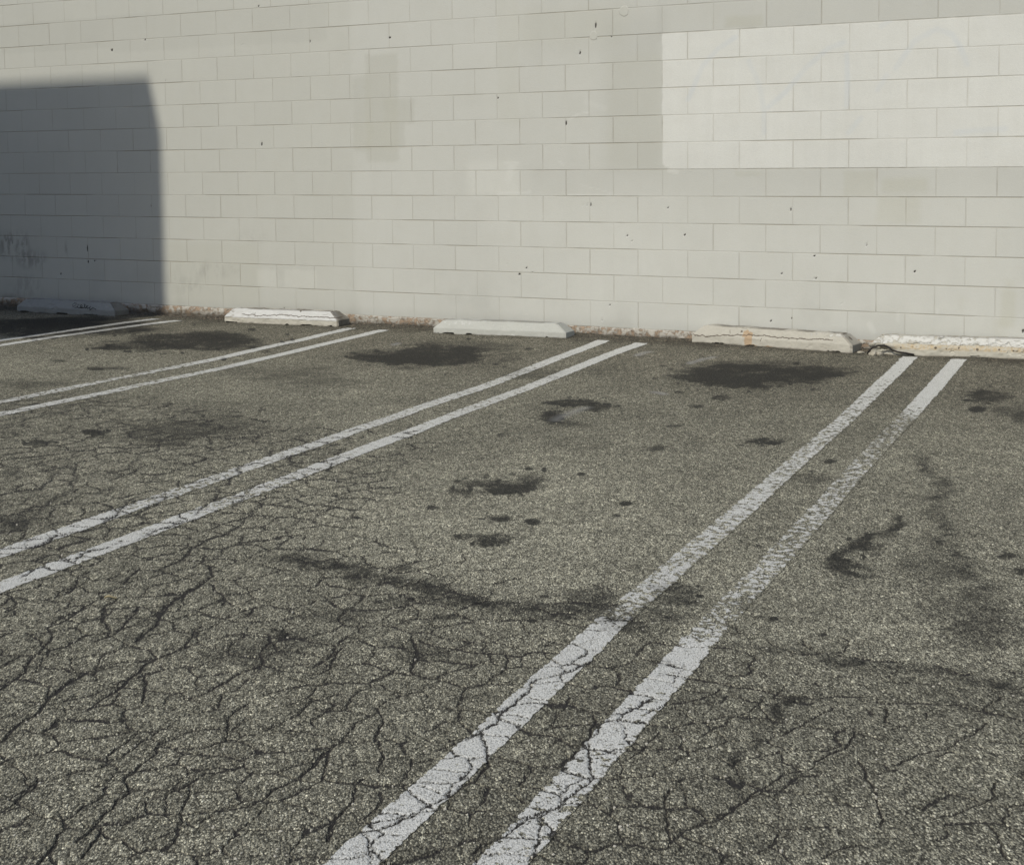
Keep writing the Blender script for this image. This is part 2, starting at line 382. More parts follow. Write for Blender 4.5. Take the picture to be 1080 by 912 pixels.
for ox, oy, sc, wmm, P in TR:
    if wmm < 7 and ox < 600 and not (ox == 330 and wmm < 4.5): continue   # the network below supplies these
    wp = g([(ox+a/sc, oy+b/sc) for a, b in P]); draw(wp, wmm*.001)
    if wmm >= 7: draw(wp, wmm*.0016, min(.32, wmm*.018), .05, stain, .030)    # crumbled, dirty margin

# alligator cracking between the surveyed cracks
in_v = (np.abs(ang) < 46)[:, None] & (rad > 2.0)[None, :] & (rad < 13)[None, :]
ii, jj = np.nonzero(in_v); X = GX[ii, jj]; Y = GY[ii, jj]
wx = X+.045*(fbm(X*6, Y*6, 11, 3)-.5)*2+.012*(fbm(X*34, Y*34, 13, 3)-.5)*2
wy = Y+.045*(fbm(X*6, Y*6, 12, 3)-.5)*2+.012*(fbm(X*34, Y*34, 14, 3)-.5)*2
def vor_edges(x, y, cell, seed):
    gx, gy = x/cell, y/cell; cx, cy = np.floor(gx).astype(np.int64), np.floor(gy).astype(np.int64)
    best = np.full(x.shape, 9.); b1x = np.zeros_like(x); b1y = np.zeros_like(x); id1 = np.zeros_like(x)
    for dx in (-1, 0, 1):
        for dy in (-1, 0, 1):
            px = cx+dx+.05+.9*_h(cx+dx, cy+dy, seed); py = cy+dy+.05+.9*_h(cx+dx, cy+dy, seed+1)
            d = (px-gx)**2+(py-gy)**2; m = d < best
            best = np.where(m, d, best); b1x = np.where(m, px, b1x); b1y = np.where(m, py, b1y)
            id1 = np.where(m, _h(cx+dx, cy+dy, seed+2), id1)
    ed = np.full(x.shape, 9.); id2 = np.zeros_like(x); enx = np.zeros_like(x); eny = np.zeros_like(x)
    for dx in (-2, -1, 0, 1, 2):
        for dy in (-2, -1, 0, 1, 2):
            px = cx+dx+.05+.9*_h(cx+dx, cy+dy, seed); py = cy+dy+.05+.9*_h(cx+dx, cy+dy, seed+1)
            ux, uy = px-b1x, py-b1y; L = np.hypot(ux, uy)
            ok = L > 1e-6
            d = np.where(ok, ((px+b1x)/2-gx)*ux/np.maximum(L, 1e-6)+((py+b1y)/2-gy)*uy/np.maximum(L, 1e-6), 9.)
            m = d < ed; ed = np.where(m, d, ed); enx = np.where(m, ux/np.maximum(L, 1e-6), enx); eny = np.where(m, uy/np.maximum(L, 1e-6), eny); id2 = np.where(m, _h(cx+dx, cy+dy, seed+2), id2)
    key = (id1+id2)*7919.13 % 1.0
    return ed*cell, key, np.abs(enx*(x-CAM[0])+eny*(y-CAM[1]))/np.hypot(x-CAM[0], y-CAM[1])
def blob_mask(px_pts, r_m, sy=1.0):
    m = np.zeros_like(X)
    for (px, py, k) in px_pts:
        c = g([(px, py)])[0]
        m = np.maximum(m, np.clip(1-np.hypot(X-c[0], (Y-c[1])*sy)/(r_m*k), 0, 1))
    return sstep(0, .45, m)
zone = blob_mask([(20,450,1.3),(230,470,.8),(300,520,.6),(220,560,.8),(200,600,.8),(60,470,1.4),(170,500,1.0),(260,500,.7),(60,560,1.4),(150,650,1.3),(100,780,1.2),(260,760,1.2),(400,760,1.0),(520,800,.9),(330,860,1.0),(-150,520,2.0),(30,880,1.0)], 1.0)
zone2 = blob_mask([(330,470,1.0),(260,440,.9),(350,640,1.0),(480,660,.8),(640,720,.8),(820,740,.9),(1060,860,1.1),(760,800,1.0),(900,820,1.0),(1000,780,1.0),(650,860,.9),(560,720,.6),(960,900,1.0)], .8)
ed, key, edir = vor_edges(wx, wy, .135, 101)
sp = spacing[jj]
brk = fbm(X*11, Y*11, 15, 3)
wid = (.0018+.0045*key**2.2)*(.45+.9*brk)*(.60+.95*edir)*sstep(.24, .36, fbm(X*5, Y*5, 19, 3))
wid = np.where(key < .04, 0, wid)*zone+np.where(key < .62, 0, wid*.7)*zone2*(1-zone)
sf = np.maximum(.0032, sp*(.35+.45*edir))
stain[ii, jj] = np.maximum(stain[ii, jj], .20*np.clip(1-ed/.020, 0, 1)*np.clip(wid/.004, 0, 1))
v = np.clip(1-(ed-wid*.6)/sf, 0, 1)*np.clip((wid*3.2)/(sf*.9), 0, 1)*(wid > 0)*.84
# hairlines, smaller cells
ed2, key2, edir2 = vor_edges(wx+3.3, wy, .075, 131)
hair = np.where(key2 > .45, 1, 0)*zone*sstep(.42, .62, fbm(X*3.1, Y*3.1, 16))
v2 = np.clip(1-ed2/np.maximum(.003, sp*.6), 0, 1)*hair*.5
crack[ii, jj] = np.maximum(crack[ii, jj], np.maximum(v, v2))

# oil spots, wet rings, tyre trails, shade painted into the shadow wedge (pixel centre, half extents in pixels, strength, raggedness)
SP = [
 (60,345,110,12,.72,.3),(90,339,80,7,.6,.3),(40,356.5,15,1.6,.9,.4),(205,360,72,11,.62,.5),(150,364,50,6,.5,.7),(230,356,40,8,.5,.4),(118,367,22,2.5,.6,.6),(100,388,12,2.5,.6,.6),(122,388,16,2,.35,.6),(62,381,10,1.5,.5,.5),  # leading pair is no oil: darkens the building's shadow in the colour
 (462,374,66,12,.68,.6),(450,376,98,11,.38,.9),(395,377,30,4,.75,.6),(440,380,36,5,.6,.7),(430,388,28,3,.4,.8),(415,383,12,3,.8,.4),(510,366,40,6,.35,.5),
 (798,396,82,13,.72,.6),(745,397,38,9,.66,.7),(775,403,40,7,.6,.5),(860,393,40,7,.62,.5),(790,385,60,5,.3,.6),(760,420,12,3,.75,.6),(735,429,9,2,.6,.6),
 (1042,418,26,8,.62,.7),(1031,432,10,4,.85,.5),(1060,434,26,8,.35,.8),(1078,440,12,8,.5,.6),
 (606,425,32,4,.75,.6),(582,439,14,8,.80,.7),(630,430,15,6,.78,.7),(604,447,24,4,.45,.8),
 (532,512,42,8,.72,.8),(540,515,26,6,.75,.6),(500,508,24,5,.40,.8),(485,518,14,4,.6,.6),(560,504,18,7,.5,.8),
 (456,535,9,3,.75,.6),(376,545,5,1.5,.75,.4),(528,546,13,4.5,.80,.5),(562,549,11,4,.92,.35),(518,568,28,7,.62,.8),(488,566,10,4,.7,.6),(514,572,11,4,.75,.5),
 (613,499,5,2,.8,.4),(660,530,7,2.5,.75,.4),(650,542,5,1.5,.6,.4),(528,458,5,2,.6,.5),
 (808,466,21,4,.80,.7),(693,473,10,3.5,.5,.7),(716,414,6,1.5,.6,.5),(710,450,9,1.5,.55,.5),(875,487,7,3,.6,.5),(857,497,5,1.5,.6,.5),(855,505,22,6,.30,.7),
 (887,594,19,10,.72,.7),(910,575,22,8,.62,.9),(935,563,22,6,.4,.9),(945,555,8,3,.7,.5),(905,605,30,10,.35,.9),
 (1062,586,10,4,.6,.6),(1075,602,7,5,.65,.6),(1025,625,14,8,.35,.8),(985,596,60,26,.22,.9),(1040,660,50,26,.45,.9),(1000,640,46,14,.30,.9),
 (618,633,42,17,.55,.8),(712,627,34,16,.55,.8),(700,650,40,10,.35,.8),(815,652,7,3,.8,.5),(868,668,4,2,.7,.5),(800,575,5,2,.8,.5),
 (560,655,6,2,.7,.5),(425,600,16,5,.35,.8),(372,610,12,6,.55,.7),(345,597,22,5,.62,.7),(420,635,18,5,.5,.7),(470,650,14,3,.55,.7),
 (800,650,6,1.5,.5,.5),(668,598,10,4,.3,.8),(560,430,20,4,.18,.8),(640,560,30,8,.14,.8),
 (40,467,16,4,.55,.7),(100,456,14,4,.62,.7),(175,455,60,14,.38,.9),(230,448,50,12,.30,.9),(12,500,16,9,.3,.8),(15,550,26,10,.45,.8),
 (290,392,90,8,.26,.9),(330,402,60,6,.3,.9),(560,395,40,7,.28,.9),(40,405,40,6,.3,.9),
 (260,690,60,20,.28,.9),(310,675,40,16,.34,.9),(300,670,16,6,.6,.8),(345,650,50,10,.35,.9),(450,690,60,10,.30,.9),
 (790,640,20,6,.25,.9),(990,560,20,60,.16,.9),
]
dr = random.Random(5)
for (cx, cy, rx, ry, k, rag) in list(SP):
    if rx >= 13 and k >= .5 and cy > 350:
        for _ in range(int(3+rx/9)):
            a_ = dr.uniform(0, 6.283); d_ = dr.uniform(.75, 1.55)
            SP.append((cx+math.cos(a_)*d_*rx, cy+math.sin(a_)*d_*ry*1.15, dr.uniform(1.5, 5.5), dr.uniform(.8, 1.9)*(1 if cy < 480 else 1.5), dr.uniform(.35, .85), dr.uniform(.35, .7)))
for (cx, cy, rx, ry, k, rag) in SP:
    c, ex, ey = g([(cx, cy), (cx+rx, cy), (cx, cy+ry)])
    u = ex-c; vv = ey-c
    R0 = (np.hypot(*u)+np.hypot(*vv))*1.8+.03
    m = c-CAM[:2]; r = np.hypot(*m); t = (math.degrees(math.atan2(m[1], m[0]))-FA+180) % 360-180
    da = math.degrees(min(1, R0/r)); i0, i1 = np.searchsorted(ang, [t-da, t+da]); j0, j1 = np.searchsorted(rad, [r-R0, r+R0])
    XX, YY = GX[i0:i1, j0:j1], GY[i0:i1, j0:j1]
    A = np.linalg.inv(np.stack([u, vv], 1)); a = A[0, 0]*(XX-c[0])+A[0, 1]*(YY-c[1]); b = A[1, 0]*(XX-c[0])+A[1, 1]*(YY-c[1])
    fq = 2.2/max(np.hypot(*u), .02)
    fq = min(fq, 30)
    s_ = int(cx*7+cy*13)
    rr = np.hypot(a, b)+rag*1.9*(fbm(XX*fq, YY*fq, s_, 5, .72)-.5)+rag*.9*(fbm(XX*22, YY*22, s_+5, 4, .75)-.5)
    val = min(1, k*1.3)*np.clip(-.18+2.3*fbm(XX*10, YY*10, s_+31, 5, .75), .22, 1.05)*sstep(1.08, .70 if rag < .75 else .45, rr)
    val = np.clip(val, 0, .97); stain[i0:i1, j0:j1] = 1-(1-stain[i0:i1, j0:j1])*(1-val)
# broad dark trails and seams
trail = np.zeros((NA, NR))
for P, wd, k, sf_ in [
    ([(318,590),(345,597),(400,612),(470,628),(540,640),(600,648),(660,657)], .10, .62, .12),
    ([(765,680),(815,685),(862,690),(900,698),(940,704),(1000,706),(1080,728)], .04, .5, .07),
    ([(972,480),(978,500),(1000,520),(1000,560),(1020,600),(1035,640)], .05, .52, .09),
    ([(824,757),(800,776),(780,796),(772,823),(780,842)], .02, .66, .03),
    ([(950,543),(942,558),(908,570),(882,584),(882,598),(905,606)], .045, .80, .035),
    ([(845,735),(820,760)], .03, .7, .035),
    ([(330,675),(440,682),(560,692),(700,698)], .02, .35, .07),
    ([(0,432),(90,425),(200,418),(330,408)], .05, .18, .16)]:
    draw(g(P), wd, k, .10, trail, sf_)
tx_ = np.where(np.abs(GX-4) < 14, GX, 4); ty_ = np.where(np.abs(GY+4) < 14, GY, -4)
trail = np.clip(trail*1.5+2.2*(fbm(tx_*12, ty_*12, 301, 6, .8)-.5)*(trail > 0)-.30*(trail > 0), 0, .92)*sstep(.0, .12, trail)
stain = np.maximum(stain, trail)
draw(g([(586,443),(600,436),(618,430)]), .03, .28, .05, pale, .05)
for P in [[(415,364),(420,362)], [(745,379),(752,377)], [(690,414),(700,416)], [(672,376),(685,372)], [(728,384),(742,379)]]:
    draw(g(P), .02, .45, .05, pale, .04)

xr = np.where(np.abs(GX-4) < 14, GX, 4); yr = np.where(np.abs(GY+4) < 14, GY, -4)
tone = .92+.42*(fbm(xr*.55, yr*.55, 21)-.5)+.62*(fbm(xr*2.3, yr*2.3, 22, 6, .70)-.5)
dirt = .55*sstep(-3.4, -.4, yr+.9*(fbm(xr*1.3, yr*1.3, 23)-.5)*2)
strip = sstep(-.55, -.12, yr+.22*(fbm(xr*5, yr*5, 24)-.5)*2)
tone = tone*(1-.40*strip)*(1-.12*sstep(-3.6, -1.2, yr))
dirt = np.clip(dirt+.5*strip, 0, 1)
# worn smooth middle is paler
c0 = g([(620, 540)])[0]
tone *= 1-.06*np.clip(sum(np.clip(1-np.hypot(xr-c_[0], yr-c_[1])/(1.5*k_), 0, 1) for c_, k_ in [(g([(100, 720)])[0], 1), (g([(420, 800)])[0], .8), (g([(850, 830)])[0], .7)]), 0, 1)
bp = g([(-260, 470), (60, 520), (230, 572), (345, 597), (540, 640), (680, 661), (760, 681), (900, 699), (1080, 716), (1300, 740)])-CAM[:2]
bt = (np.degrees(np.arctan2(bp[:, 1], bp[:, 0]))-FA+180) % 360-180; br_ = np.hypot(bp[:, 0], bp[:, 1]); o_ = np.argsort(bt)
rb = np.interp(ang, bt[o_], br_[o_])[:, None]*np.ones_like(tone)+.10*(fbm(xr*4, yr*4, 26)-.5)*2
rr_ = np.hypot(GX-CAM[0], GY-CAM[1])
tone *= 1-.09*sstep(.03, -.03, rr_-rb)
tone *= 1+.06*sstep(.0, .05, rr_-rb)*sstep(2.2, .5, rr_-rb)
tone += .13*np.clip(1-np.hypot((xr-c0[0])/1.5, (yr-c0[1])/2.4), 0, 1)
GZ = relief(GX, GY)
z_cr = GZ-.005*crack
V = np.stack([GX, GY, z_cr], -1).reshape(-1, 3)
Q = gridq(NA, NR, wrap=True)
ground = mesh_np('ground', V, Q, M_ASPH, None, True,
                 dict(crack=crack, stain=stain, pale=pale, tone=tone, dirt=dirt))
tag(ground, 'cracked grey asphalt parking lot with dark oil spots', 'asphalt', kind='structure')

def sample(fld, x, y):
    dx, dy = x-CAM[0], y-CAM[1]; r = np.hypot(dx, dy)
    t = (np.degrees(np.arctan2(dy, dx))-FA+180) % 360-180
    i = np.clip(np.searchsorted(ang, t)-1, 0, NA-2); j = np.clip(np.searchsorted(rad, r)-1, 0, NR-2)
    a = np.clip((t-ang[i])/(ang[i+1]-ang[i]), 0, 1); b = np.clip((r-rad[j])/(rad[j+1]-rad[j]), 0, 1)
    return fld[i, j]*(1-a)*(1-b)+fld[i+1, j]*a*(1-b)+fld[i, j+1]*(1-a)*b+fld[i+1, j+1]*a*b

# ------------------------------------------------------------------ painted lines
LW = .105
LINES = [  # centre line points, wear along y, label
 ([(-.66,-.36),(-.66,-2.1),(-.66,-6)], [(-.3,.35),(-.6,.05),(-9,.1)], 'thin white parking line beside the shadow edge, nearer the dark wedge'),
 ([(-.40,-.38),(-.41,-2.3),(-.42,-6)], [(-.3,.05),(-9,.08)], 'thin white parking line just right of the one touching the building shadow'),
 ([(1.41,-.32),(1.63,-2.4),(1.70,-4.3),(1.85,-7)], [(-.3,.5),(-.5,.15),(-2,.15),(-3.3,.70),(-4.3,.42),(-9,.3)], 'white parking line starting right beside the end of the chipped white wheel stop'),
 ([(1.745,-.34),(1.975,-2.78),(2.03,-4.6),(2.18,-7.3)], [(-.3,.35),(-.6,.12),(-2.4,.15),(-3.0,.45),(-3.6,.5),(-4.3,.25),(-9,.3)], 'white parking line second from the chipped white wheel stop, before the clean grey stop'),
 ([(3.71,-.31),(3.92,-2.15),(4.305,-6.65),(4.42,-7.9)], [(-.3,0),(-1.3,.12),(-1.9,.45),(-3.4,.48),(-4.3,.36),(-5.1,.40),(-5.55,.60),(-5.9,.40),(-6.1,.15),(-9,.25)], 'white parking line broken by cracks, first right of the clean grey wheel stop'),
 ([(4.02,-.31),(4.25,-2.74),(4.645,-6.96),(4.74,-8)], [(-.3,0),(-1.5,.10),(-2.2,.35),(-3.4,.52),(-4.2,.14),(-5.0,.35),(-5.7,.62),(-6.0,.2),(-9,.22)], 'white parking line second right of the clean grey wheel stop, before the big oil stain'),
 ([(6.005,-.30),(6.155,-1.8),(6.25,-2.7),(6.575,-6.42),(6.74,-7.9),(6.90,-9.4)], [(-.3,.0),(-1.3,.12),(-1.6,.42),(-2.2,.42),(-2.9,.60),(-4.2,.62),(-5.2,.56),(-6.05,.60),(-6.28,1.0),(-6.42,.45),(-6.48,.05),(-7,.08),(-9,.15)], 'wide white cracked parking line, the left one of the nearest pair'),
 ([(6.33,-.32),(6.515,-2.4),(6.59,-3.3),(6.865,-6.42),(7.01,-7.85),(7.15,-9.4)], [(-.3,.0),(-1.8,.10),(-2.2,.3),(-2.7,.80),(-3.6,.88),(-4.6,.78),(-5.6,.70),(-6.2,.80),(-6.38,.62),(-6.50,.12),(-7.15,.15),(-7.35,.42),(-7.7,.50),(-7.85,.28),(-9,.28)], 'heavily flaked white parking line, right one of the nearest pair, ending at the flaking stop'),
]
for P, WR, lab in LINES:
    P = np.array(P); seg = np.hypot(*np.diff(P, axis=0).T); s = np.concatenate([[0], np.cumsum(seg)])
    ss = np.arange(0, s[-1], .0042); nx = 27
    cxs = np.interp(ss, s, P[:, 0]); cys = np.interp(ss, s, P[:, 1])
    k = 91; pad = np.pad(cxs, k//2, mode='edge')                # ease the bends
    cxs = np.convolve(pad, np.ones(k)/k, 'valid')
    tx, ty = np.gradient(cxs, ss), np.gradient(cys, ss); L = np.hypot(tx, ty); nxv, nyv = ty/L, -tx/L
    e = np.linspace(-1, 1, nx)
    wob = lambda sd: .008*(fbm(ss*14, np.full_like(ss, sd), 60, 5, .75)-.5)*2
    sd = P[0, 0]*3.1
    half = np.where(e[None, :] < 0, LW/2+wob(sd)[:, None], LW/2+wob(sd+50)[:, None])
    x = cxs[:, None]+nxv[:, None]*e*half; y = cys[:, None]+nyv[:, None]*e*half
    end = .012*(fbm(x*40, y*40, 61)-.5)*(ss[:, None] < .03); y = y+end
    ck = sample(crack, x, y); st = sample(stain, x, y)
    z = relief(x, y)+.0018-.005*ck
    wear = np.interp(-y, [-a for a, _ in WR], [b for _, b in WR])
    wear = wear*.95+.10+.30*(fbm(x*2.3, y*2.3, 62, 3)-.5)
    edge = np.clip((np.abs(e)-.80)/.20, 0, 1)[None, :]**2+0*x
    o = mesh_np('parking_line', np.stack([x, y, z], -1).reshape(-1, 3), gridq(len(ss), nx)[:, ::-1], M_PAINT, None, True,
                dict(crack=ck, stain=st*.8, pale=0*x, tone=sample(tone, x, y), dirt=sample(dirt, x, y), wear=wear, edge=edge))
    tag(o, lab, 'parking line', 'white parking lines painted on the asphalt')

# ------------------------------------------------------------------ block wall
wall = empty('block_wall', (2.5, 0, 0))
tag(wall, 'long pale painted concrete block wall with touched up patches behind the parking spaces', 'wall')
Z0 = ZG-BH                                     # foot of the lowest block course
def wall_lines(lo, hi, step, origin, fine):
    c = [lo, hi]; k0 = math.floor((lo-origin)/step); k1 = math.ceil((hi-origin)/step)
    for k in range(k0, k1+1):
        j = origin+k*step
        if not (lo-.01 <= j <= hi+.01): continue
        c += [j-.0085, j-.0055, j-.003, j, j+.003, j+.0055, j+.0085]
    for k in np.arange(lo, hi, fine):
        if min(abs(((k-origin)/step+.5) % 1-.5)*step, 1) > .012: c.append(k)
    return np.unique(np.round([a for a in c if lo <= a <= hi], 5))
xs = np.concatenate([[-12, -9, -7, -5.5, -4.4], wall_lines(-3.6, 8.0, BW/2, 0, .0135), [8.6, 9.5, 11, 13, 16]])
zs = np.concatenate([wall_lines(Z0, 3.25, BH, ZG, .0135), [3.4, 3.8, 4.6, 5.6, 6.8]])  # unseen upper wall carried high to block sky light over the lot
WX, WZ = np.meshgrid(xs, zs, indexing='ij')
row = np.floor((WZ-ZG)/BH+1e-6); par = (row % 2)
# rows whose vertical joints fall on whole modules: 0, 2, 4 ...
off = np.where(par == 0, 0.0, BW/2)
colf = (WX-off)/BW; coln = np.floor(colf+1e-6)
dv = np.abs(colf-np.round(colf))*BW            # to the nearest vertical joint
vid = np.round(colf)
dh = np.abs((WZ-ZG)/BH-np.round((WZ-ZG)/BH))*BH; hid = np.round((WZ-ZG)/BH)
hv = _h(vid.astype(np.int64), row.astype(np.int64), 71)
hs = .30+.58*sstep(.34, .66, fbm(WX*2.6, hid*5.3, 72, 4))*(.6+.4*_h(hid.astype(np.int64), hid.astype(np.int64), 73))
vs = np.clip(.50+.45*hv, .5, .95)*(.45+.7*vnoise(WZ*11+row*3.3, vid*1.7, 74))
prof = lambda d: 1-sstep(.0018, .0060, d)
jh, jv = prof(dh)*hs, prof(dv)*vs*(dh > .0)
joint = np.maximum(jh, jv*.72)
jit = .0008*(_h(coln.astype(np.int64), row.astype(np.int64), 75)-.5)
WY = .0036*joint+jit*(1-joint)
# paint: touched up areas, each with rolled edges
ragx = .012*(fbm(WX*3+40, WZ*22, 77, 4, .65)-.5)*2; ragz = .010*(fbm(WX*22, WZ*3+9, 78, 4, .65)-.5)*2
def area(p0, p1, soft=.012, r=1.0):            # pixel corners of a painted rectangle
    (x0, z0), (x1, z1) = w([p0])[0], w([p1])[0]
    x, z = WX+ragx*r, WZ+ragz*r
    return sstep(x0-soft, x0+soft, x)*sstep(x1+soft, x1-soft, x)*sstep(min(z0, z1)-soft, min(z0, z1)+soft, z)*sstep(max(z0, z1)+soft, max(z0, z1)-soft, z)
xl = w([(698, 100)])[0][0]; zt = ZG+10*BH; zb = ZG+5*BH
x_, z_ = WX+ragx*.8, WZ+ragz*.55
rc = np.hypot(np.maximum(xl+.09-x_, 0), np.maximum(zb+.07-z_, 0)/.8)
white = sstep(.095, .08, rc)*sstep(xl-.01, xl+.01, x_)*sstep(zb-.008, zb+.008, z_)*sstep(zt+.008, zt-.008, z_)
for (p0, p1, wd, k) in [((601,126),(608,122),.010,.8),((608,121),(621,119),.006,.8),((590,171),(594,174),.008,.7),((533,172),(546,172),.012,.5),((525,205),(560,203),.008,.7),((600,206),(646,205),.007,.8),((612,195),(640,203),.006,.4),((634,305),(634,316),.006,.7),((535,190),(540,176),.03,.35),((618,108),(638,115),.02,.3),((706,180),(714,182),.016,1),((947,330),(947,339),.010,.8),((988,325),(988,332),.008,.8),((917,342),(921,350),.02,.9)]:
    a_, b_ = w([p0])[0], w([p1])[0]; d_ = b_-a_
    s_ = np.clip(((WX-a_[0])*d_[0]+(WZ-a_[1])*d_[1])/(d_@d_), 0, 1)
    white = np.maximum(white, .55*k*sstep(wd*1.5, wd*.5, np.hypot(WX-a_[0]-s_*d_[0], WZ-a_[1]-s_*d_[1])+.5*wd*(fbm(WX*40, WZ*40, 85, 3)-.5)))
warm = .35*sstep(w([(378, 200)])[0][0]+.05, w([(368, 200)])[0][0]-.05, WX+ragx)
warm = warm+.35*area((524, -20), (547, 130), .03)+.55*area((385, 58), (421, 170), .03, 1.6)+.4*area((372, 82), (392, 160), .04, 1.6)+.45*area((405, 105), (437, 130), .02, 1.2)+.35*area((372, 130), (427, 157), .02, 1.4)
warm = warm+.5*area((548, 10), (660, 45), .10)+.75*area((890, 180), (923, 207), .015)+1.0*area((930, 188), (978, 203), .03)+.75*area((925, 207), (970, 236), .03)+.9*area((765, 18), (805, 28), .02)+.6*area((775, 180), (802, 186), .01)
warm = warm+1.0*area((1056, 306), (1071, 345), .02, 1.2)+.8*area((1060, 294), (1068, 306), .03, 1.2)+.4*area((1010, 312), (1018, 330), .04)+.5*area((1048, 335), (1062, 358), .03)
warm = warm+.5*area((176, 255), (275, 322), .05)+.45*area((640, 60), (700, 180), .06)
warm = np.clip(warm*.78, 0, 1)*(1-white)
btone = .5*_h(coln.astype(np.int64), row.astype(np.int64), 79)
tonew = .965+.05*btone+.07*(fbm(WX*1.1, WZ*1.6, 80, 3)-.5)
tonew *= 1-.045*np.clip(area((120, 19), (345, 43), .02)+area((0, 26), (160, 48), .01), 0, 1)
tonew *= 1-.055*np.clip(area((385, 58), (421, 170), .02, 1.6)+area((372, 82), (392, 160), .03, 1.6)+area((405, 105), (437, 130), .015, 1.2)+area((372, 130), (427, 157), .015, 1.4), 0, 1)
tonew *= 1-.03*sstep(w([(371, 100)])[0][0]+.02, w([(371, 100)])[0][0]-.02, WX+ragx*.5)
tonew *= 1-.05*area((693, -40), (1200, 17), .02)*(1-white)
tonew *= 1+white*.05*(fbm(WX*34, WZ*2.2, 87, 4, .6)-.5)+white*.05*(fbm(WX*3, WZ*14, 88, 4, .6)-.5)
tonew *= 1+.03*(fbm(WX*13, WZ*2.0, 89, 4, .6)-.5)
tonew *= 1-.028*area((560, 180), (1200, 207), .03, 1.5)*(1-white)
tonew *= 1-.05*area((635, 20), (700, 182), .10)*(1-white)
tonew *= 1-.035*area((560, -40), (700, 60), .10)*(1-white)
tonew *= 1+.05*area((525, 200), (1080, 400), .2)*(1-white)
tonew *= 1+.07*np.clip(area((493, 170), (548, 207), .05)+area((300, 284), (334, 304), .015)+area((271, 284), (292, 303), .02), 0, 1)
zf = WZ-Z0
low = sstep(.55, .0, zf+.35*(fbm(WX*1.9, WZ*3, 81, 4)-.5))
grime = .08*low*sstep(.45, .75, fbm(WX*4, WZ*4, 82, 4))+.12*sstep(.10, 0, zf)
gl = np.zeros_like(WX)
for cx, cz, rx, rz, k in [(10,258,28,16,.75),(28,272,24,14,.6),(70,262,3,14,.6),(30,302,20,14,.35),(10,316,22,8,.6),(225,285,40,12,.22),(200,300,30,14,.15),(262,250,25,10,.08)]:
    c = w([(cx, cz)])[0]; sx = (w([(cx+rx, cz)])[0]-c)[0]; sz = abs((w([(cx, cz+rz)])[0]-c)[1])
    rr = np.hypot((WX-c[0])/sx, (WZ-c[1])/sz)+.8*(fbm(WX*9, WZ*5, 83, 4)-.5)
    gl = np.maximum(gl, k*sstep(1.2, .1, rr)*sstep(.38, .62, fbm(WX*26, WZ*9, 86, 5, .7)))
grime = np.clip(grime+gl*.75, 0, .85)
pit = np.zeros_like(WX)
for cx, cz, r, st in [(273,7,.013,1),(411,40,.016,1),(256,47,.010,1),(327,44,.013,1),(276,152,.014,2),(118,53,.020,1),(153,42,.010,1),(175,86,.010,1),(283,43,.005,1),(662,248,.014,1),(667,254,.007,1),(704,219,.009,1.4),(597,130,.010,3),
      (628,27,.007,6),(612,56,.008,3.2),(834,221,.012,1.3),(914,258,.012,1),(965,286,.014,1),(859,270,.010,1),(825,289,.012,1),(860,294,.014,1),(525,104,.008,1),(360,247,.006,1),(645,39,.007,1),(722,248,.007,1),(183,202,.006,1),
      (92,262,.010,6),(159,217,.008,4),(93,276,.012,2),(64,289,.012,1.5),(100,275,.014,1),(623,216,.006,3),(619,216,.006,3),(614,216,.006,2),(835,336,.007,1),(813,339,.014,.7),(1079,349,.016,1.2),(971,349,.007,1),(1011,348,.008,1),(1047,346,.008,1),(643,322,.006,1),(635,337,.010,1),(541,285,.006,1),(555,283,.012,1),(548,289,.014,1),(562,287,.006,1),(560,278,.005,1),(535,278,.004,1),(570,291,.005,1),(540,292,.005,1),(0+300,325,.008,1),(263,320,.008,1)]:
    c = w([(cx, cz)])[0]
    pit = np.maximum(pit, sstep(1.35, .25, np.hypot((WX-c[0])/(r*.72), (WZ-c[1])/(r*st*.72))))
for k in range(8):
    cx_, cz_ = rng.uniform(-3, 8), rng.uniform(Z0+.02, 3.0); r = rng.uniform(.003, .006)
    m = (np.abs(xs-cx_) < .03); mz = (np.abs(zs-cz_) < .03)
    sub = np.ix_(m, mz); pit[sub] = np.maximum(pit[sub], .8*sstep(1.3, .2, np.hypot((WX[sub]-cx_)/r, (WZ[sub]-cz_)/r)))
# faint blue strokes showing through the white paint
bl = np.zeros_like(WX)
for P in [[(726,105),(741,70),(757,52),(775,40)],[(790,65),(801,90),(806,117),(806,140)],[(806,117),(828,98),(850,72),(873,52),(890,45)],[(893,58),(894,85),(893,112)],[(945,72),(965,43),(988,31),(1005,37),(1015,55),(1020,68)],[(926,95),(935,80)],[(895,140),(908,125)],[(930,28),(940,20)],[(1008,140),(1060,136)]]:
    p = w(P)
    for a, b in zip(p[:-1], p[1:]):
        d = b-a; s_ = np.clip(((WX-a[0])*d[0]+(WZ-a[1])*d[1])/(d@d), 0, 1)
        bl = np.maximum(bl, sstep(.028, .010, np.hypot(WX-a[0]-s_*d[0], WZ-a[1]-s_*d[1])))
bl *= .38*(.4+.9*fbm(WX*8, WZ*8, 84, 3))*white
WY = WY+.006*pit-.0012*white-.0006*warm
Vw = np.stack([WX, WY, WZ], -1).reshape(-1, 3)
nX, nZ = len(xs), len(zs)
body = mesh_np('blockwork', Vw, gridq(nX, nZ), M_WALL, None, False,
    dict(joint=joint, warm=warm, white=white, tone=tonew, grime=grime, pit=pit, bluish=bl))
body.parent = wall; body.matrix_parent_inverse = Matrix.Translation((-2.5, 0, 0))
def child_world(o, par):
    o.parent = par; o.matrix_parent_inverse = Matrix.Translation(-par.location); return o
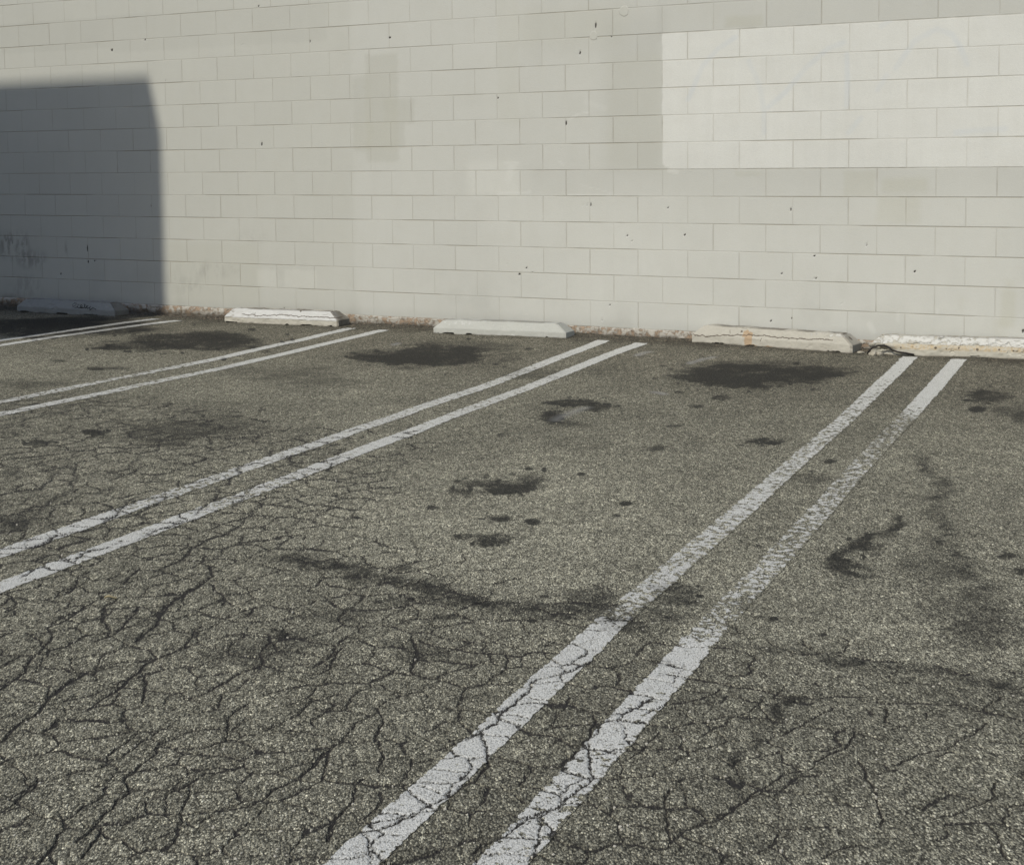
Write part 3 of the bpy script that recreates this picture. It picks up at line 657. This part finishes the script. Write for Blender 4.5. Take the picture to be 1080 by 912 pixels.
# core behind the face, so that the wall has its thickness
def box(x0, x1, y0, y1, z0, z1):
    v = [(x0,y0,z0),(x1,y0,z0),(x1,y1,z0),(x0,y1,z0),(x0,y0,z1),(x1,y0,z1),(x1,y1,z1),(x0,y1,z1)]
    return v, [(0,3,2,1),(4,5,6,7),(0,1,5,4),(1,2,6,5),(2,3,7,6),(3,0,4,7)]
M_CORE = mat_flat('block_core', (.46, .45, .41), .85, .06, 6)
v, f = box(-12, 16, .012, .203, -.1, 6.8); child_world(mesh_py('wall_core', v, f, M_CORE), wall)
v, f = box(-12.04, 16.04, -.04, .24, 6.803, 6.87); child_world(mesh_py('coping', v, f, M_CORE), wall)
# footing course below the lowest blocks: peeling paint over brick, ragged and a little proud
fx = np.concatenate([[-12, -8, -5], np.arange(-3.6, 8, .012), [10, 13, 16]]); tz = np.linspace(0, 1, 14)
FXX, FT = np.meshgrid(fx, tz, indexing='ij')
top = Z0+.004+.014*(fbm(FXX*7, FXX*0, 91, 4)-.5)
FZ = -.06+(top+.06)*FT
FY = -.010-.012*(fbm(FXX*9, FZ*24, 92, 4)-.5)*2-.006*sstep(.5, .7, fbm(FXX*26, FZ*26, 93, 4))
FY = np.where(FT > .97, .006, FY)
jt = np.abs((FXX-.1)/BW-np.round((FXX-.1)/BW))*BW; FY = FY+.010*(jt < .007)
foot = mesh_np('footing', np.stack([FXX, FY, FZ], -1).reshape(-1, 3), gridq(len(fx), len(tz)), M_FOOT)
child_world(foot, wall)
# round patches, painted over
M_PATCH = mat_flat('patch_paint', (.398, .394, .355), .85, .05, 20, .001)
for (cx, cz, r) in [(626, 38, .036), (658, 12, .042)]:
    c = w([(cx, cz)])[0]; n = 28; vs_ = []; fs = []
    for k, (rr, yy) in enumerate([(1, .004), (.94, -.0018), (.80, -.0022), (.4, -.0018)]):
        for a in range(n):
            t = 2*math.pi*a/n; q_ = r*rr*(1+.05*math.sin(3*t+cx)+.03*math.sin(7*t))
            vs_.append((c[0]+q_*math.cos(t), yy, c[1]+q_*math.sin(t)))
    for k in range(3):
        for a in range(n): fs.append((k*n+a, k*n+(a+1) % n, (k+1)*n+(a+1) % n, (k+1)*n+a))
    fs.append(tuple(3*n+a for a in range(n)))
    child_world(mesh_py('round_patch', vs_, fs, M_PATCH, None, True), wall)

# ------------------------------------------------------------------ wheel stops
def seg_d(x, z, P):
    d = np.full(x.shape, 9.)
    for a, b in zip(P[:-1], P[1:]):
        a = np.array(a, float); b = np.array(b, float); e = b-a
        s_ = np.clip(((x-a[0])*e[0]+(z-a[1])*e[1])/(e@e), 0, 1)
        d = np.minimum(d, np.hypot(x-a[0]-s_*e[0], z-a[1]-s_*e[1]))
    return d
def wheel_stop(fl, fr, h, mat, lab, style, seed, knee=.46, wb=.165, ins=.030, endin=.085, L=None, rough=.002):
    """fl, fr: front bottom corners on the lot; real cast concrete stop with sloped upper faces"""
    fl, fr = np.array(fl), np.array(fr); ax = fr-fl; LL = np.hypot(*ax); ax = ax/LL
    if L: LL = L
    bk = np.array([-ax[1], ax[0]])
    nu, nv, nz = int(LL/.0055), 18, 26
    verts = []; quads = []; uvw = []
    def face(A, B, fun):
        base = len(verts); n1, n2 = len(A), len(B)
        for a in A:
            for b in B: uvw.append(fun(a, b)); verts.append(None)
        qd = gridq(n1, n2)+base; quads.append(qd)
    ua = np.linspace(0, 1, nu); va = np.linspace(0, 1, nv); za = np.linspace(0, 1, nz)
    face(ua, za, lambda a, c: (a, 0, c)); face(ua, va, lambda a, b: (a, b, 1))
    face(ua[::-1], za, lambda a, c: (a, 1, c)); face(va, za, lambda b, c: (1, b, c)); face(va[::-1], za, lambda b, c: (0, b, c))
    U = np.array(uvw); a, b, c = U.T
    t = np.clip((c-knee)/(1-knee), 0, 1)
    lx = (endin*t)+a*(LL-2*endin*t); ly = ins*t+b*(wb-2*ins*t); lz = c*h
    # worn, uneven faces
    nx_, ny_ = lx*1.0+seed, ly+lz*1.3
    nz1 = (fbm(nx_*7, ny_*9, seed, 4)-.5)*2*rough*2; nz2 = (fbm(nx_*40, ny_*40, seed+9, 3)-.5)*2*rough
    o_ = nz1+nz2
    cxv = lx-LL/2; dirx = np.where((a < .001) | (a > .999), np.sign(cxv), 0)
    ly = ly+o_*np.where(b < .001, -1, np.where(b > .999, 1, 0)); lz = lz+o_*np.where(c > .999, 1, 0); lx = lx+o_*dirx
    # rounded arrises
    ed = np.minimum(np.where(b < .5, ly, wb-ly), 1)
    lz = lz-.010*sstep(.02, 0, np.minimum(lx-endin, LL-endin-lx))*(c > .97)
    chip = np.zeros_like(lx)
    if style['chip']:
        kn = fbm(lx*14+seed, lz*26, seed+3, 4)
        chip = sstep(.58, .70, kn)*style['chip']*(b < .35)
        ly = ly+.010*chip*(1-b)
    under = sstep(.018, 0, lz)*sstep(style.get('gap', .6), style.get('gap', .6)+.12, fbm(lx*9+seed*3, lz*0, seed+5, 4))
    lz = lz+.014*under*(b < .2)
    if style.get('broken'):                    # left end broken away
        br = sstep(.24, .03, lx+.10*(fbm(lx*12, lz*22+b*3, 205, 4)-.5))*sstep(.085, .02, lz)
        ly = ly+.050*br*(b < .5); lz = lz+.012*br*(fbm(lx*40, lz*40, 206)-.5)
        lx = lx+.02*br
    paint = style['paint'](lx, lz/h, b, c, LL)
    crackv = np.zeros_like(lx)
    for P, wd in style.get('cracks', []):
        dd = seg_d(lx+.015*(fbm(lx*22, lz*22, seed+20, 3)-.5), lz/h*.12+.008*(fbm(lx*35, lz*0, seed+21, 3)-.5)*2, P)
        crackv = np.maximum(crackv, sstep(wd*2.6, wd*.5, dd)*(b < .6))
    for (hx, hz, hr) in style.get('holes', []):
        crackv = np.maximum(crackv, sstep(hr*1.25, hr*.7, np.hypot(lx-hx, lz/h*.12-hz))*(b < .6))
    for (hx, hy, hr) in style.get('endholes', []):
        crackv = np.maximum(crackv, sstep(hr*1.3, hr*.7, np.hypot(ly-hx, lz-hy))*(a > .98))
    rust = np.zeros_like(lx)
    for (rx, rw, z0_, z1_) in style.get('rust', []):
        rust = np.maximum(rust, sstep(rw, rw*.4, np.abs(lx-rx+.01*(fbm(lx*30, lz*30, 3)-.5)))*sstep(z0_-.06, z0_+.06, lz/h+.12*(fbm(lx*25, lz*8, 44, 3)-.5))*sstep(z1_+.06, z1_-.06, lz/h+.25*(fbm(lx*30, lz*10, 45, 3)-.5)))
    tanv = style['tan'](lx, lz/h, b, LL) if 'tan' in style else 0*lx
    soil = .75*sstep(.016, 0, lz+.014*(fbm(lx*17, lz*0+b, seed+7, 4)-.5)) + .55*(c > .985)*style.get('topsoil', 1)*sstep(.3, .6, fbm(lx*9, ly*9, seed+8))
    soil = soil+style.get('endsoil', .25)*(a > .985)*(.5+fbm(ly*20, lz*20, seed+4))
    soil = np.clip(soil+.5*under, 0, .9)
    P3 = fl[None, :]+lx[:, None]*ax+ly[:, None]*bk
    z = relief(P3[:, 0], P3[:, 1]); zb = np.interp(lx, [0, LL], [relief(*[np.array([v]) for v in fl])[0], relief(*[np.array([v]) for v in fl+ax*LL])[0]])
    V = np.stack([P3[:, 0], P3[:, 1], zb+lz-.004], -1)
    o = mesh_np('wheel_stop', V, np.concatenate(quads), mat, None, True,
        dict(paint=paint, crack=crackv, rust=rust, tan=tanv, soil=soil))
    me = o.data
    import bmesh
    bm = bmesh.new(); bm.from_mesh(me); bmesh.ops.remove_doubles(bm, verts=bm.verts, dist=.0012); bmesh.ops.recalc_face_normals(bm, faces=bm.faces); bm.to_mesh(me); bm.free()
    me.set_sharp_from_angle(angle=math.radians(24))
    # origin at its base
    c0_ = fl+ax*LL/2+bk*wb/2; me.transform(Matrix.Translation((-c0_[0], -c0_[1], 0))); o.location = (c0_[0], c0_[1], 0)
    tag(o, lab, 'wheel stop', 'concrete wheel stops along the wall')
    return o, fl, ax, bk
CONC = (.40, .385, .335); CONC_G = (.43, .435, .42)
no = lambda lx, z, b, c, L: 0*lx
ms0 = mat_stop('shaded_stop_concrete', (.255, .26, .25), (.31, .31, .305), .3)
ms1 = mat_stop('stop_with_peeling_white', (.44, .415, .355), (.50, .495, .475), 1.4)
ms2 = mat_stop('clean_grey_stop', (.42, .42, .385), (.465, .465, .435), .3)
ms3 = mat_stop('beige_cracked_stop', (.425, .402, .345), (.51, .495, .455), .8)
ms4 = mat_stop('flaking_layered_stop', (.44, .415, .35), (.53, .52, .485), 1.0)
STOPS = {}
G1 = lambda p, zz: g([p], zz)[0]
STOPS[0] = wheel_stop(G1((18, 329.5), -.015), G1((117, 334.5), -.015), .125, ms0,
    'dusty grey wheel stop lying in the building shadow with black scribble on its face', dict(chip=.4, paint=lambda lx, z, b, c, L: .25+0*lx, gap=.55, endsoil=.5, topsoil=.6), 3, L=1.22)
STOPS[1] = wheel_stop(G1((236.5, 339.6), -.006), G1((357, 344.6), 0), .128, ms1,
    'wheel stop with bright peeling white paint on its upper face', dict(chip=.3, topsoil=1.2, gap=.5,
    paint=lambda lx, z, b, c, L: np.where(b < .4, sstep(.34, .46, z+.05*(fbm(lx*9, z*0, 9)-.5)), .2)*(.62+.38*sstep(.04, .30, lx))*sstep(0, .03, L-lx)*.95,
    cracks=[([(.18, .075), (.4, .070), (.6, .082), (.8, .072), (1.2, .075)], .0022), ([(.32, .09), (.325, .06)], .002)], holes=[(.78, .117, .010)], endsoil=.7), 7, rough=.003)
STOPS[2] = wheel_stop(G1((457.3, 349.4), .018), G1((597, 355.9), .018), .112, ms2,
    'smooth clean grey concrete wheel stop without chipped paint', dict(chip=0, paint=lambda lx, z, b, c, L: .32+.15*sstep(.5, .7, fbm(lx*3, z*2, 4)), topsoil=.8, gap=.55, endsoil=.1), 11, rough=.0012, knee=.42)
STOPS[3] = wheel_stop(G1((730, 359.9), .018), G1((899, 372), .016), .132, ms3,
    'beige wheel stop with long horizontal crack and orange rust stain', dict(chip=.25, topsoil=1.2, gap=.5, endsoil=.35,
    paint=lambda lx, z, b, c, L: .18+.30*sstep(.55, .9, z)*sstep(.6, .9, lx/L),
    cracks=[([(-.02, .062), (.05, .052), (.14, .050), (.2, .060), (.33, .068), (.45, .075), (.62, .076), (.75, .070), (.9, .074), (1.02, .080), (1.1, .078)], .0022), ([(.30, .11), (.31, .07)], .001), ([(.56, .06), (.55, .02)], .001)],
    holes=[(.395, .095, .0075)], endholes=[(.075, .098, .013)], rust=[(.455, .045, .08, .82), (.42, .02, .5, .75), (.55, .22, -.1, .09)]), 15, rough=.0022)
STOPS[4] = wheel_stop(G1((915.5, 373.2), .014), G1((1080, 379.2), .014), .135, ms4,
    'flaking layered wheel stop with broken left end and crumbs, nearest the right edge', dict(chip=.9, topsoil=.7, gap=.75, broken=True,
    paint=lambda lx, z, b, c, L: np.where(b < .4, sstep(.50, .66, z+.12*(fbm(lx*8, z*3, 12)-.5)), .25)*(.58+.3*sstep(.5, .9, lx/L))+.30*sstep(.25, .0, np.abs(z-.2))*sstep(.3, .5, lx),
    tan=lambda lx, z, b, L: np.where(b < .4, sstep(.30, .38, z)*sstep(.66, .54, z), 0)*sstep(.02, .3, lx)*.9,
    holes=[(.22, .050, .006), (.30, .053, .004), (.45, .055, .008), (.52, .05, .005), (.60, .058, .006), (.72, .052, .009), (.86, .055, .007), (.95, .05, .006)]), 19, L=1.22, rough=.004)

# scribble on the shaded stop
def tube(name, P, r, mat, parent=None, n=7):
    P = [Vector(p) for p in P]; vs_ = []; fs = []
    for i, p in enumerate(P):
        t = (P[min(i+1, len(P)-1)]-P[max(i-1, 0)]).normalized(); s_ = t.cross(Vector((0, .3, 1))).normalized(); u_ = s_.cross(t)
        rr = r*(.85+.3*random.random())
        for k in range(n): vs_.append(p+rr*(math.cos(2*math.pi*k/n)*s_+math.sin(2*math.pi*k/n)*u_))
    for i in range(len(P)-1):
        for k in range(n): fs.append((i*n+k, i*n+(k+1) % n, (i+1)*n+(k+1) % n, (i+1)*n+k))
    fs += [tuple(range(n))[::-1], tuple((len(P)-1)*n+k for k in range(n))]
    return mesh_py(name, vs_, fs, mat, parent, True)
o0, fl0, ax0, bk0 = STOPS[0]
M_INK = mat_flat('black_marker_ink', (.014, .014, .015), .6, .2)
pts = []
base_s, H0, KN = .70, .125, .46
path = [(0,.55),(-.02,.7),(.0,.82),(.03,.8),(.02,.66),(-.01,.56),(.02,.5),(.05,.55),(.06,.7),(.045,.75),(.04,.6),(.06,.5),(.085,.52),(.10,.62),(.09,.72),(.075,.68),(.08,.55),(.10,.5),(.125,.55),(.13,.72),(.12,.8),(.125,.6),(.14,.5),(.15,.58),(.165,.66),(.15,.7),(.145,.58),(.165,.48),(.19,.56),(.195,.66),(.185,.56),(.20,.40),(.19,.33),(.20,.40),(.225,.55),(.25,.5),(.265,.44)]
for (ds, zr) in path:
    t = max(0, (zr+.12-KN)/(1-KN)); ly = .030*t-.0035; lx = base_s+ds*1.05
    p = fl0+ax0*lx+bk0*ly; pts.append((p[0]-o0.location.x, p[1]-o0.location.y, -.022+(zr+.12)*H0))
tube('graffiti_scribble', pts, .0035, M_INK, o0, 5)
# bent dark rod in the broken end of the last stop
o4, fl4, ax4, bk4 = STOPS[4]
M_ROD = mat_flat('dark_rusty_steel', (.022, .019, .017), .75, .4, 60)
arch = [(.00,.006,-.015),(.012,.03,-.022),(.035,.052,-.026),(.07,.066,-.024),(.11,.068,-.018),(.135,.058,-.016),(.165,.038,-.016),(.20,.026,-.018),(.25,.020,-.016),(.31,.010,-.014)]
tube('exposed_rebar', [(*(fl4+ax4*a+bk4*(c+.0))-np.array([o4.location.x, o4.location.y]), b+.012) for a, b, c in arch], .0065, M_ROD, o4)
# rubble under the broken end
def rock(c, r, seed, flat=.6):
    import bmesh
    bm = bmesh.new(); bmesh.ops.create_icosphere(bm, subdivisions=2, radius=r)
    rr = random.Random(seed); k = [rr.uniform(.7, 1.3) for _ in range(3)]; off_ = Vector((rr.random()*9, rr.random()*9, 0))
    from mathutils import noise as mn
    for v in bm.verts:
        f_ = 1+.55*mn.noise(v.co*(.9/r)+off_); v.co = Vector((v.co.x*k[0]*f_, v.co.y*k[1]*f_, v.co.z*flat*f_))
    rz = rr.random()*6.28; bm.transform(Matrix.Translation(c) @ Matrix.Rotation(rz, 4, 'Z'))
    vs_ = [v.co.copy() for v in bm.verts]; fs = [[v.index for v in f_.verts] for f_ in bm.faces]; bm.free(); return vs_, fs
M_RUB = mat_flat('broken_concrete', (.34, .31, .25), .9, .3, 50, .004)
CH = [((.035,-.022), .030, 'pale broken concrete chunk under the bent dark rod at the broken stop end'),
      ((-.045,-.012), .022, 'small tan rubble lump between the rusty stop and the broken stop end'),
      ((.085,-.030), .026, 'pale concrete lump inside the arch of the bent rod, right of its twin')]
for (a, b), r, lab in CH:
    p = fl4+ax4*a+bk4*b; z = relief(np.array([p[0]]), np.array([p[1]]))[0]
    vs_, fs = rock((0, 0, r*.35), r, int(1000*r+a*999)); o = mesh_py('concrete_chunk', vs_, fs, M_RUB, None, False)
    o.location = (p[0], p[1], z); tag(o, lab, 'rubble', 'broken bits of concrete')
# crumbs and grit along the foot of the wall and on the lot: nobody could count them
def grit(name, pos, rs, mat, lab):
    VV, FF = [], []; b_ = 0
    for k, ((x, y, z), r) in enumerate(zip(pos, rs)):
        rr = random.Random(k*3+1); n = 6
        top_ = [(x+rr.uniform(-.3, .3)*r, y+rr.uniform(-.3, .3)*r, z+r*rr.uniform(.7, 1.1))]
        ring = [(x+r*rr.uniform(.7, 1.25)*math.cos(i*6.283/n), y+r*rr.uniform(.7, 1.25)*math.sin(i*6.283/n), z+r*rr.uniform(.05, .4)) for i in range(n)]
        low_ = [(a, b, z-.004) for a, b, _ in ring]
        VV += top_+ring+low_
        for i in range(n):
            j = (i+1) % n; FF += [(b_, b_+1+i, b_+1+j), (b_+1+i, b_+1+n+i, b_+1+n+j, b_+1+j)]
        b_ += 1+2*n
    o = mesh_py(name, VV, FF, mat, None, False); tag(o, lab, 'grit', kind='stuff'); return o
px = rng.uniform(-2.6, 7.2, 900); py = -.05-np.abs(rng.normal(0, .11, 900)); pr = rng.uniform(.003, .010, 900)*(1+1.2*(rng.random(900) > .95))
grit('dirt_crumbs', list(zip(px, py, relief(px, py)-.001)), pr, mat_flat('soil_crumbs', (.12, .10, .075), .95, .5, 90), 'dark crumbs of soil and grit along the foot of the wall')
P2 = g(np.stack([rng.uniform(0, 1080, 420), 400+512*rng.random(420)**.8], -1)); pr = rng.uniform(.0016, .0042, 420)
grit('gravel', [(a, b, c) for (a, b), c in zip(P2, relief(P2[:, 0], P2[:, 1]))], pr, mat_flat('pale_grit', (.36, .34, .29), .9, .5, 140), 'loose pale grit scattered over the asphalt')
# a dry leaf
c = g([(117, 633)])[0]; lv = []; n = 9
for i in range(n):
    t = i/(n-1); wdt = .011*math.sin(math.pi*min(1, t*1.02))**.8
    for sgn in (-1, 0, 1): lv.append((.020*(t-.5)*2, sgn*wdt*.6, .004+.006*abs(sgn)+.004*math.sin(t*5)))
lf = [(i*3+k, i*3+k+1, (i+1)*3+k+1, (i+1)*3+k) for i in range(n-1) for k in (0, 1)]
leaf = mesh_py('dry_leaf', lv, lf, mat_flat('dry_leaf', (.34, .29, .18), .8, .25, 60), None, True)
leaf.location = (c[0], c[1], .003); leaf.rotation_euler = (0, 0, math.radians(35))
sol = leaf.modifiers.new('thickness', 'SOLIDIFY'); sol.thickness = .0008
tag(leaf, 'small tan dry leaf lying on the cracked asphalt below the broken white lines', 'leaf')

# ------------------------------------------------------------------ light: sun from behind the viewer, a neighbour's shadow
AZ, EL = math.radians(6.0), math.radians(40.0)
sd = Vector((math.sin(AZ)*math.cos(EL), math.cos(AZ)*math.cos(EL), -math.sin(EL)))   # the way the light goes
sun = bpy.data.lights.new('sun', 'SUN'); sun.energy = 3.35; sun.angle = math.radians(.65); sun.color = (1.0, .955, .84)
so = bpy.data.objects.new('sun', sun); COL.objects.link(so); so.rotation_euler = sd.to_track_quat('-Z', 'Y').to_euler(); so.location = (-3, -20, 18)
world = bpy.data.worlds.new('World'); scn.world = world; world.use_nodes = True
nt = world.node_tree; sky = nt.nodes.new('ShaderNodeTexSky'); sky.sky_type = 'NISHITA'; sky.sun_disc = False
sky.sun_elevation = EL; sky.sun_rotation = math.radians(180+6.0)
bgn = nt.nodes['Background']; bgn.inputs['Strength'].default_value = .128; nt.links.new(sky.outputs[0], bgn.inputs['Color'])

# the neighbouring building, out of the picture at the left; its corner makes the shadow on the wall
def back_along(x, z, d):                        # wall point -> point d metres (level) towards the sun
    return (x-d*math.sin(AZ), -d*math.cos(AZ), z+d*math.tan(EL))
D = 9.0
pA = back_along(-.877, 1.365+ZG, D); pB = back_along(-1.005, 1.90+ZG, D)
xr_, yf = pA[0], pA[1]; zt1, zt2 = pA[2], pB[2]
nb = empty('stucco_building', (xr_, yf, 0))
tag(nb, 'tall plain stucco building outside the picture whose shadow falls on the wall at left', 'building')
M_STU = mat_flat('stucco', (.42, .37, .30), .9, .08, 30, .003); M_TRIM = mat_flat('dark_trim', (.10, .09, .08), .6, .2)
M_GLS = N('window_glass').done((.03, .035, .04), .08, None, .6)
ca, sa = math.cos(math.radians(14)), math.sin(math.radians(14))
def R2(x, y): return (ca*x-sa*y, sa*x+ca*y)     # plan turned so that only the front corner meets the light
prof_ = [(0, 0), (0, zt1), (pB[0]-xr_, zt2), (-9.0, zt2), (-9.0, 0)]
dep = 7.0; vv_ = []
for yy in (0, -dep):
    for (a, b) in prof_:
        # front plane kept square to the lot, flank turned away
        x = a-(0 if yy == 0 else dep*math.tan(math.radians(14))*(1 if a > -8 else 0)); vv_.append((x, yy, b))
n = len(prof_); ff_ = [tuple(range(n))[::-1], tuple(range(n, 2*n))]+[(k, (k+1) % n, n+(k+1) % n, n+k) for k in range(n)]
mesh_py('building_wall', vv_, ff_, M_STU, nb)
v, f = box(-9.05, pB[0]-xr_-.35, -dep-.05, -.30, zt2+.003, zt2+.05); mesh_py('roof_coping', v, f, M_TRIM, nb)
for xw in (-7.6, -5.4, -3.2):
    for zw in (1.0, 4.0):
        v, f = box(xw, xw+1.2, .003, .045, zw, zw+1.3); fr = mesh_py('window', v, f, M_TRIM, nb)
        v, f = box(xw+.07, xw+1.13, .048, .056, zw+.07, zw+1.23); mesh_py('pane', v, f, M_GLS, fr)
v, f = box(-1.9, -.95, .003, .05, .02, 2.1); mesh_py('door', v, f, M_TRIM, nb)
# unseen blocker added before the building, its end shaped to cast the lower shadow
D2 = 4.4
def gback(x, y, d): return (x-d*math.sin(AZ), y-d*math.cos(AZ), d*math.tan(EL))
e1 = gback(-.76, -.86, D2)                       # top of the end
yw = e1[1]; prof2 = []
for (gx_, gy_) in [(-.76, -.86), (-.68, -1.6), (-.64, -2.6), (-.62, -3.4)]:
    d = (gy_-yw)/math.cos(AZ); prof2.append((gx_-d*math.sin(AZ), d*math.tan(EL)))
prof2 += [(prof2[-1][0]+.02, 0), (-8.5, 0), (-8.5, prof2[0][1])]
vv_ = [(a-e1[0], yy, b) for yy in (0, -.22) for a, b in prof2]; n = len(prof2)
ff_ = [tuple(range(n))[::-1], tuple(range(n, 2*n))]+[(k, (k+1) % n, n+(k+1) % n, n+k) for k in range(n)]
blocker = mesh_py('shadow_blocker', vv_, ff_, M_STU); blocker.location = (e1[0], yw, 0)
tag(blocker, 'unseen shadow blocker outside the picture, added to cast the dark wedge on the asphalt', 'wall')

# ------------------------------------------------------------------ camera, view
cam = bpy.data.cameras.new('camera'); co = bpy.data.objects.new('camera', cam); COL.objects.link(co)
m = Matrix(((AR[0], AU[0], -AF[0], CAM[0]), (AR[1], AU[1], -AF[1], CAM[1]), (AR[2], AU[2], -AF[2], CAM[2]), (0, 0, 0, 1)))
co.matrix_world = m
cam.sensor_fit = 'HORIZONTAL'; cam.sensor_width = 36; cam.lens = F/1080*36; cam.shift_y = -(456-PY)/1080; cam.clip_end = 4000; cam.clip_start = .05
scn.camera = co
vs_ = scn.view_settings; vs_.view_transform = 'Standard'; vs_.look = 'None'; vs_.gamma = 1; vs_.exposure = 0.0; vs_.use_curve_mapping = False
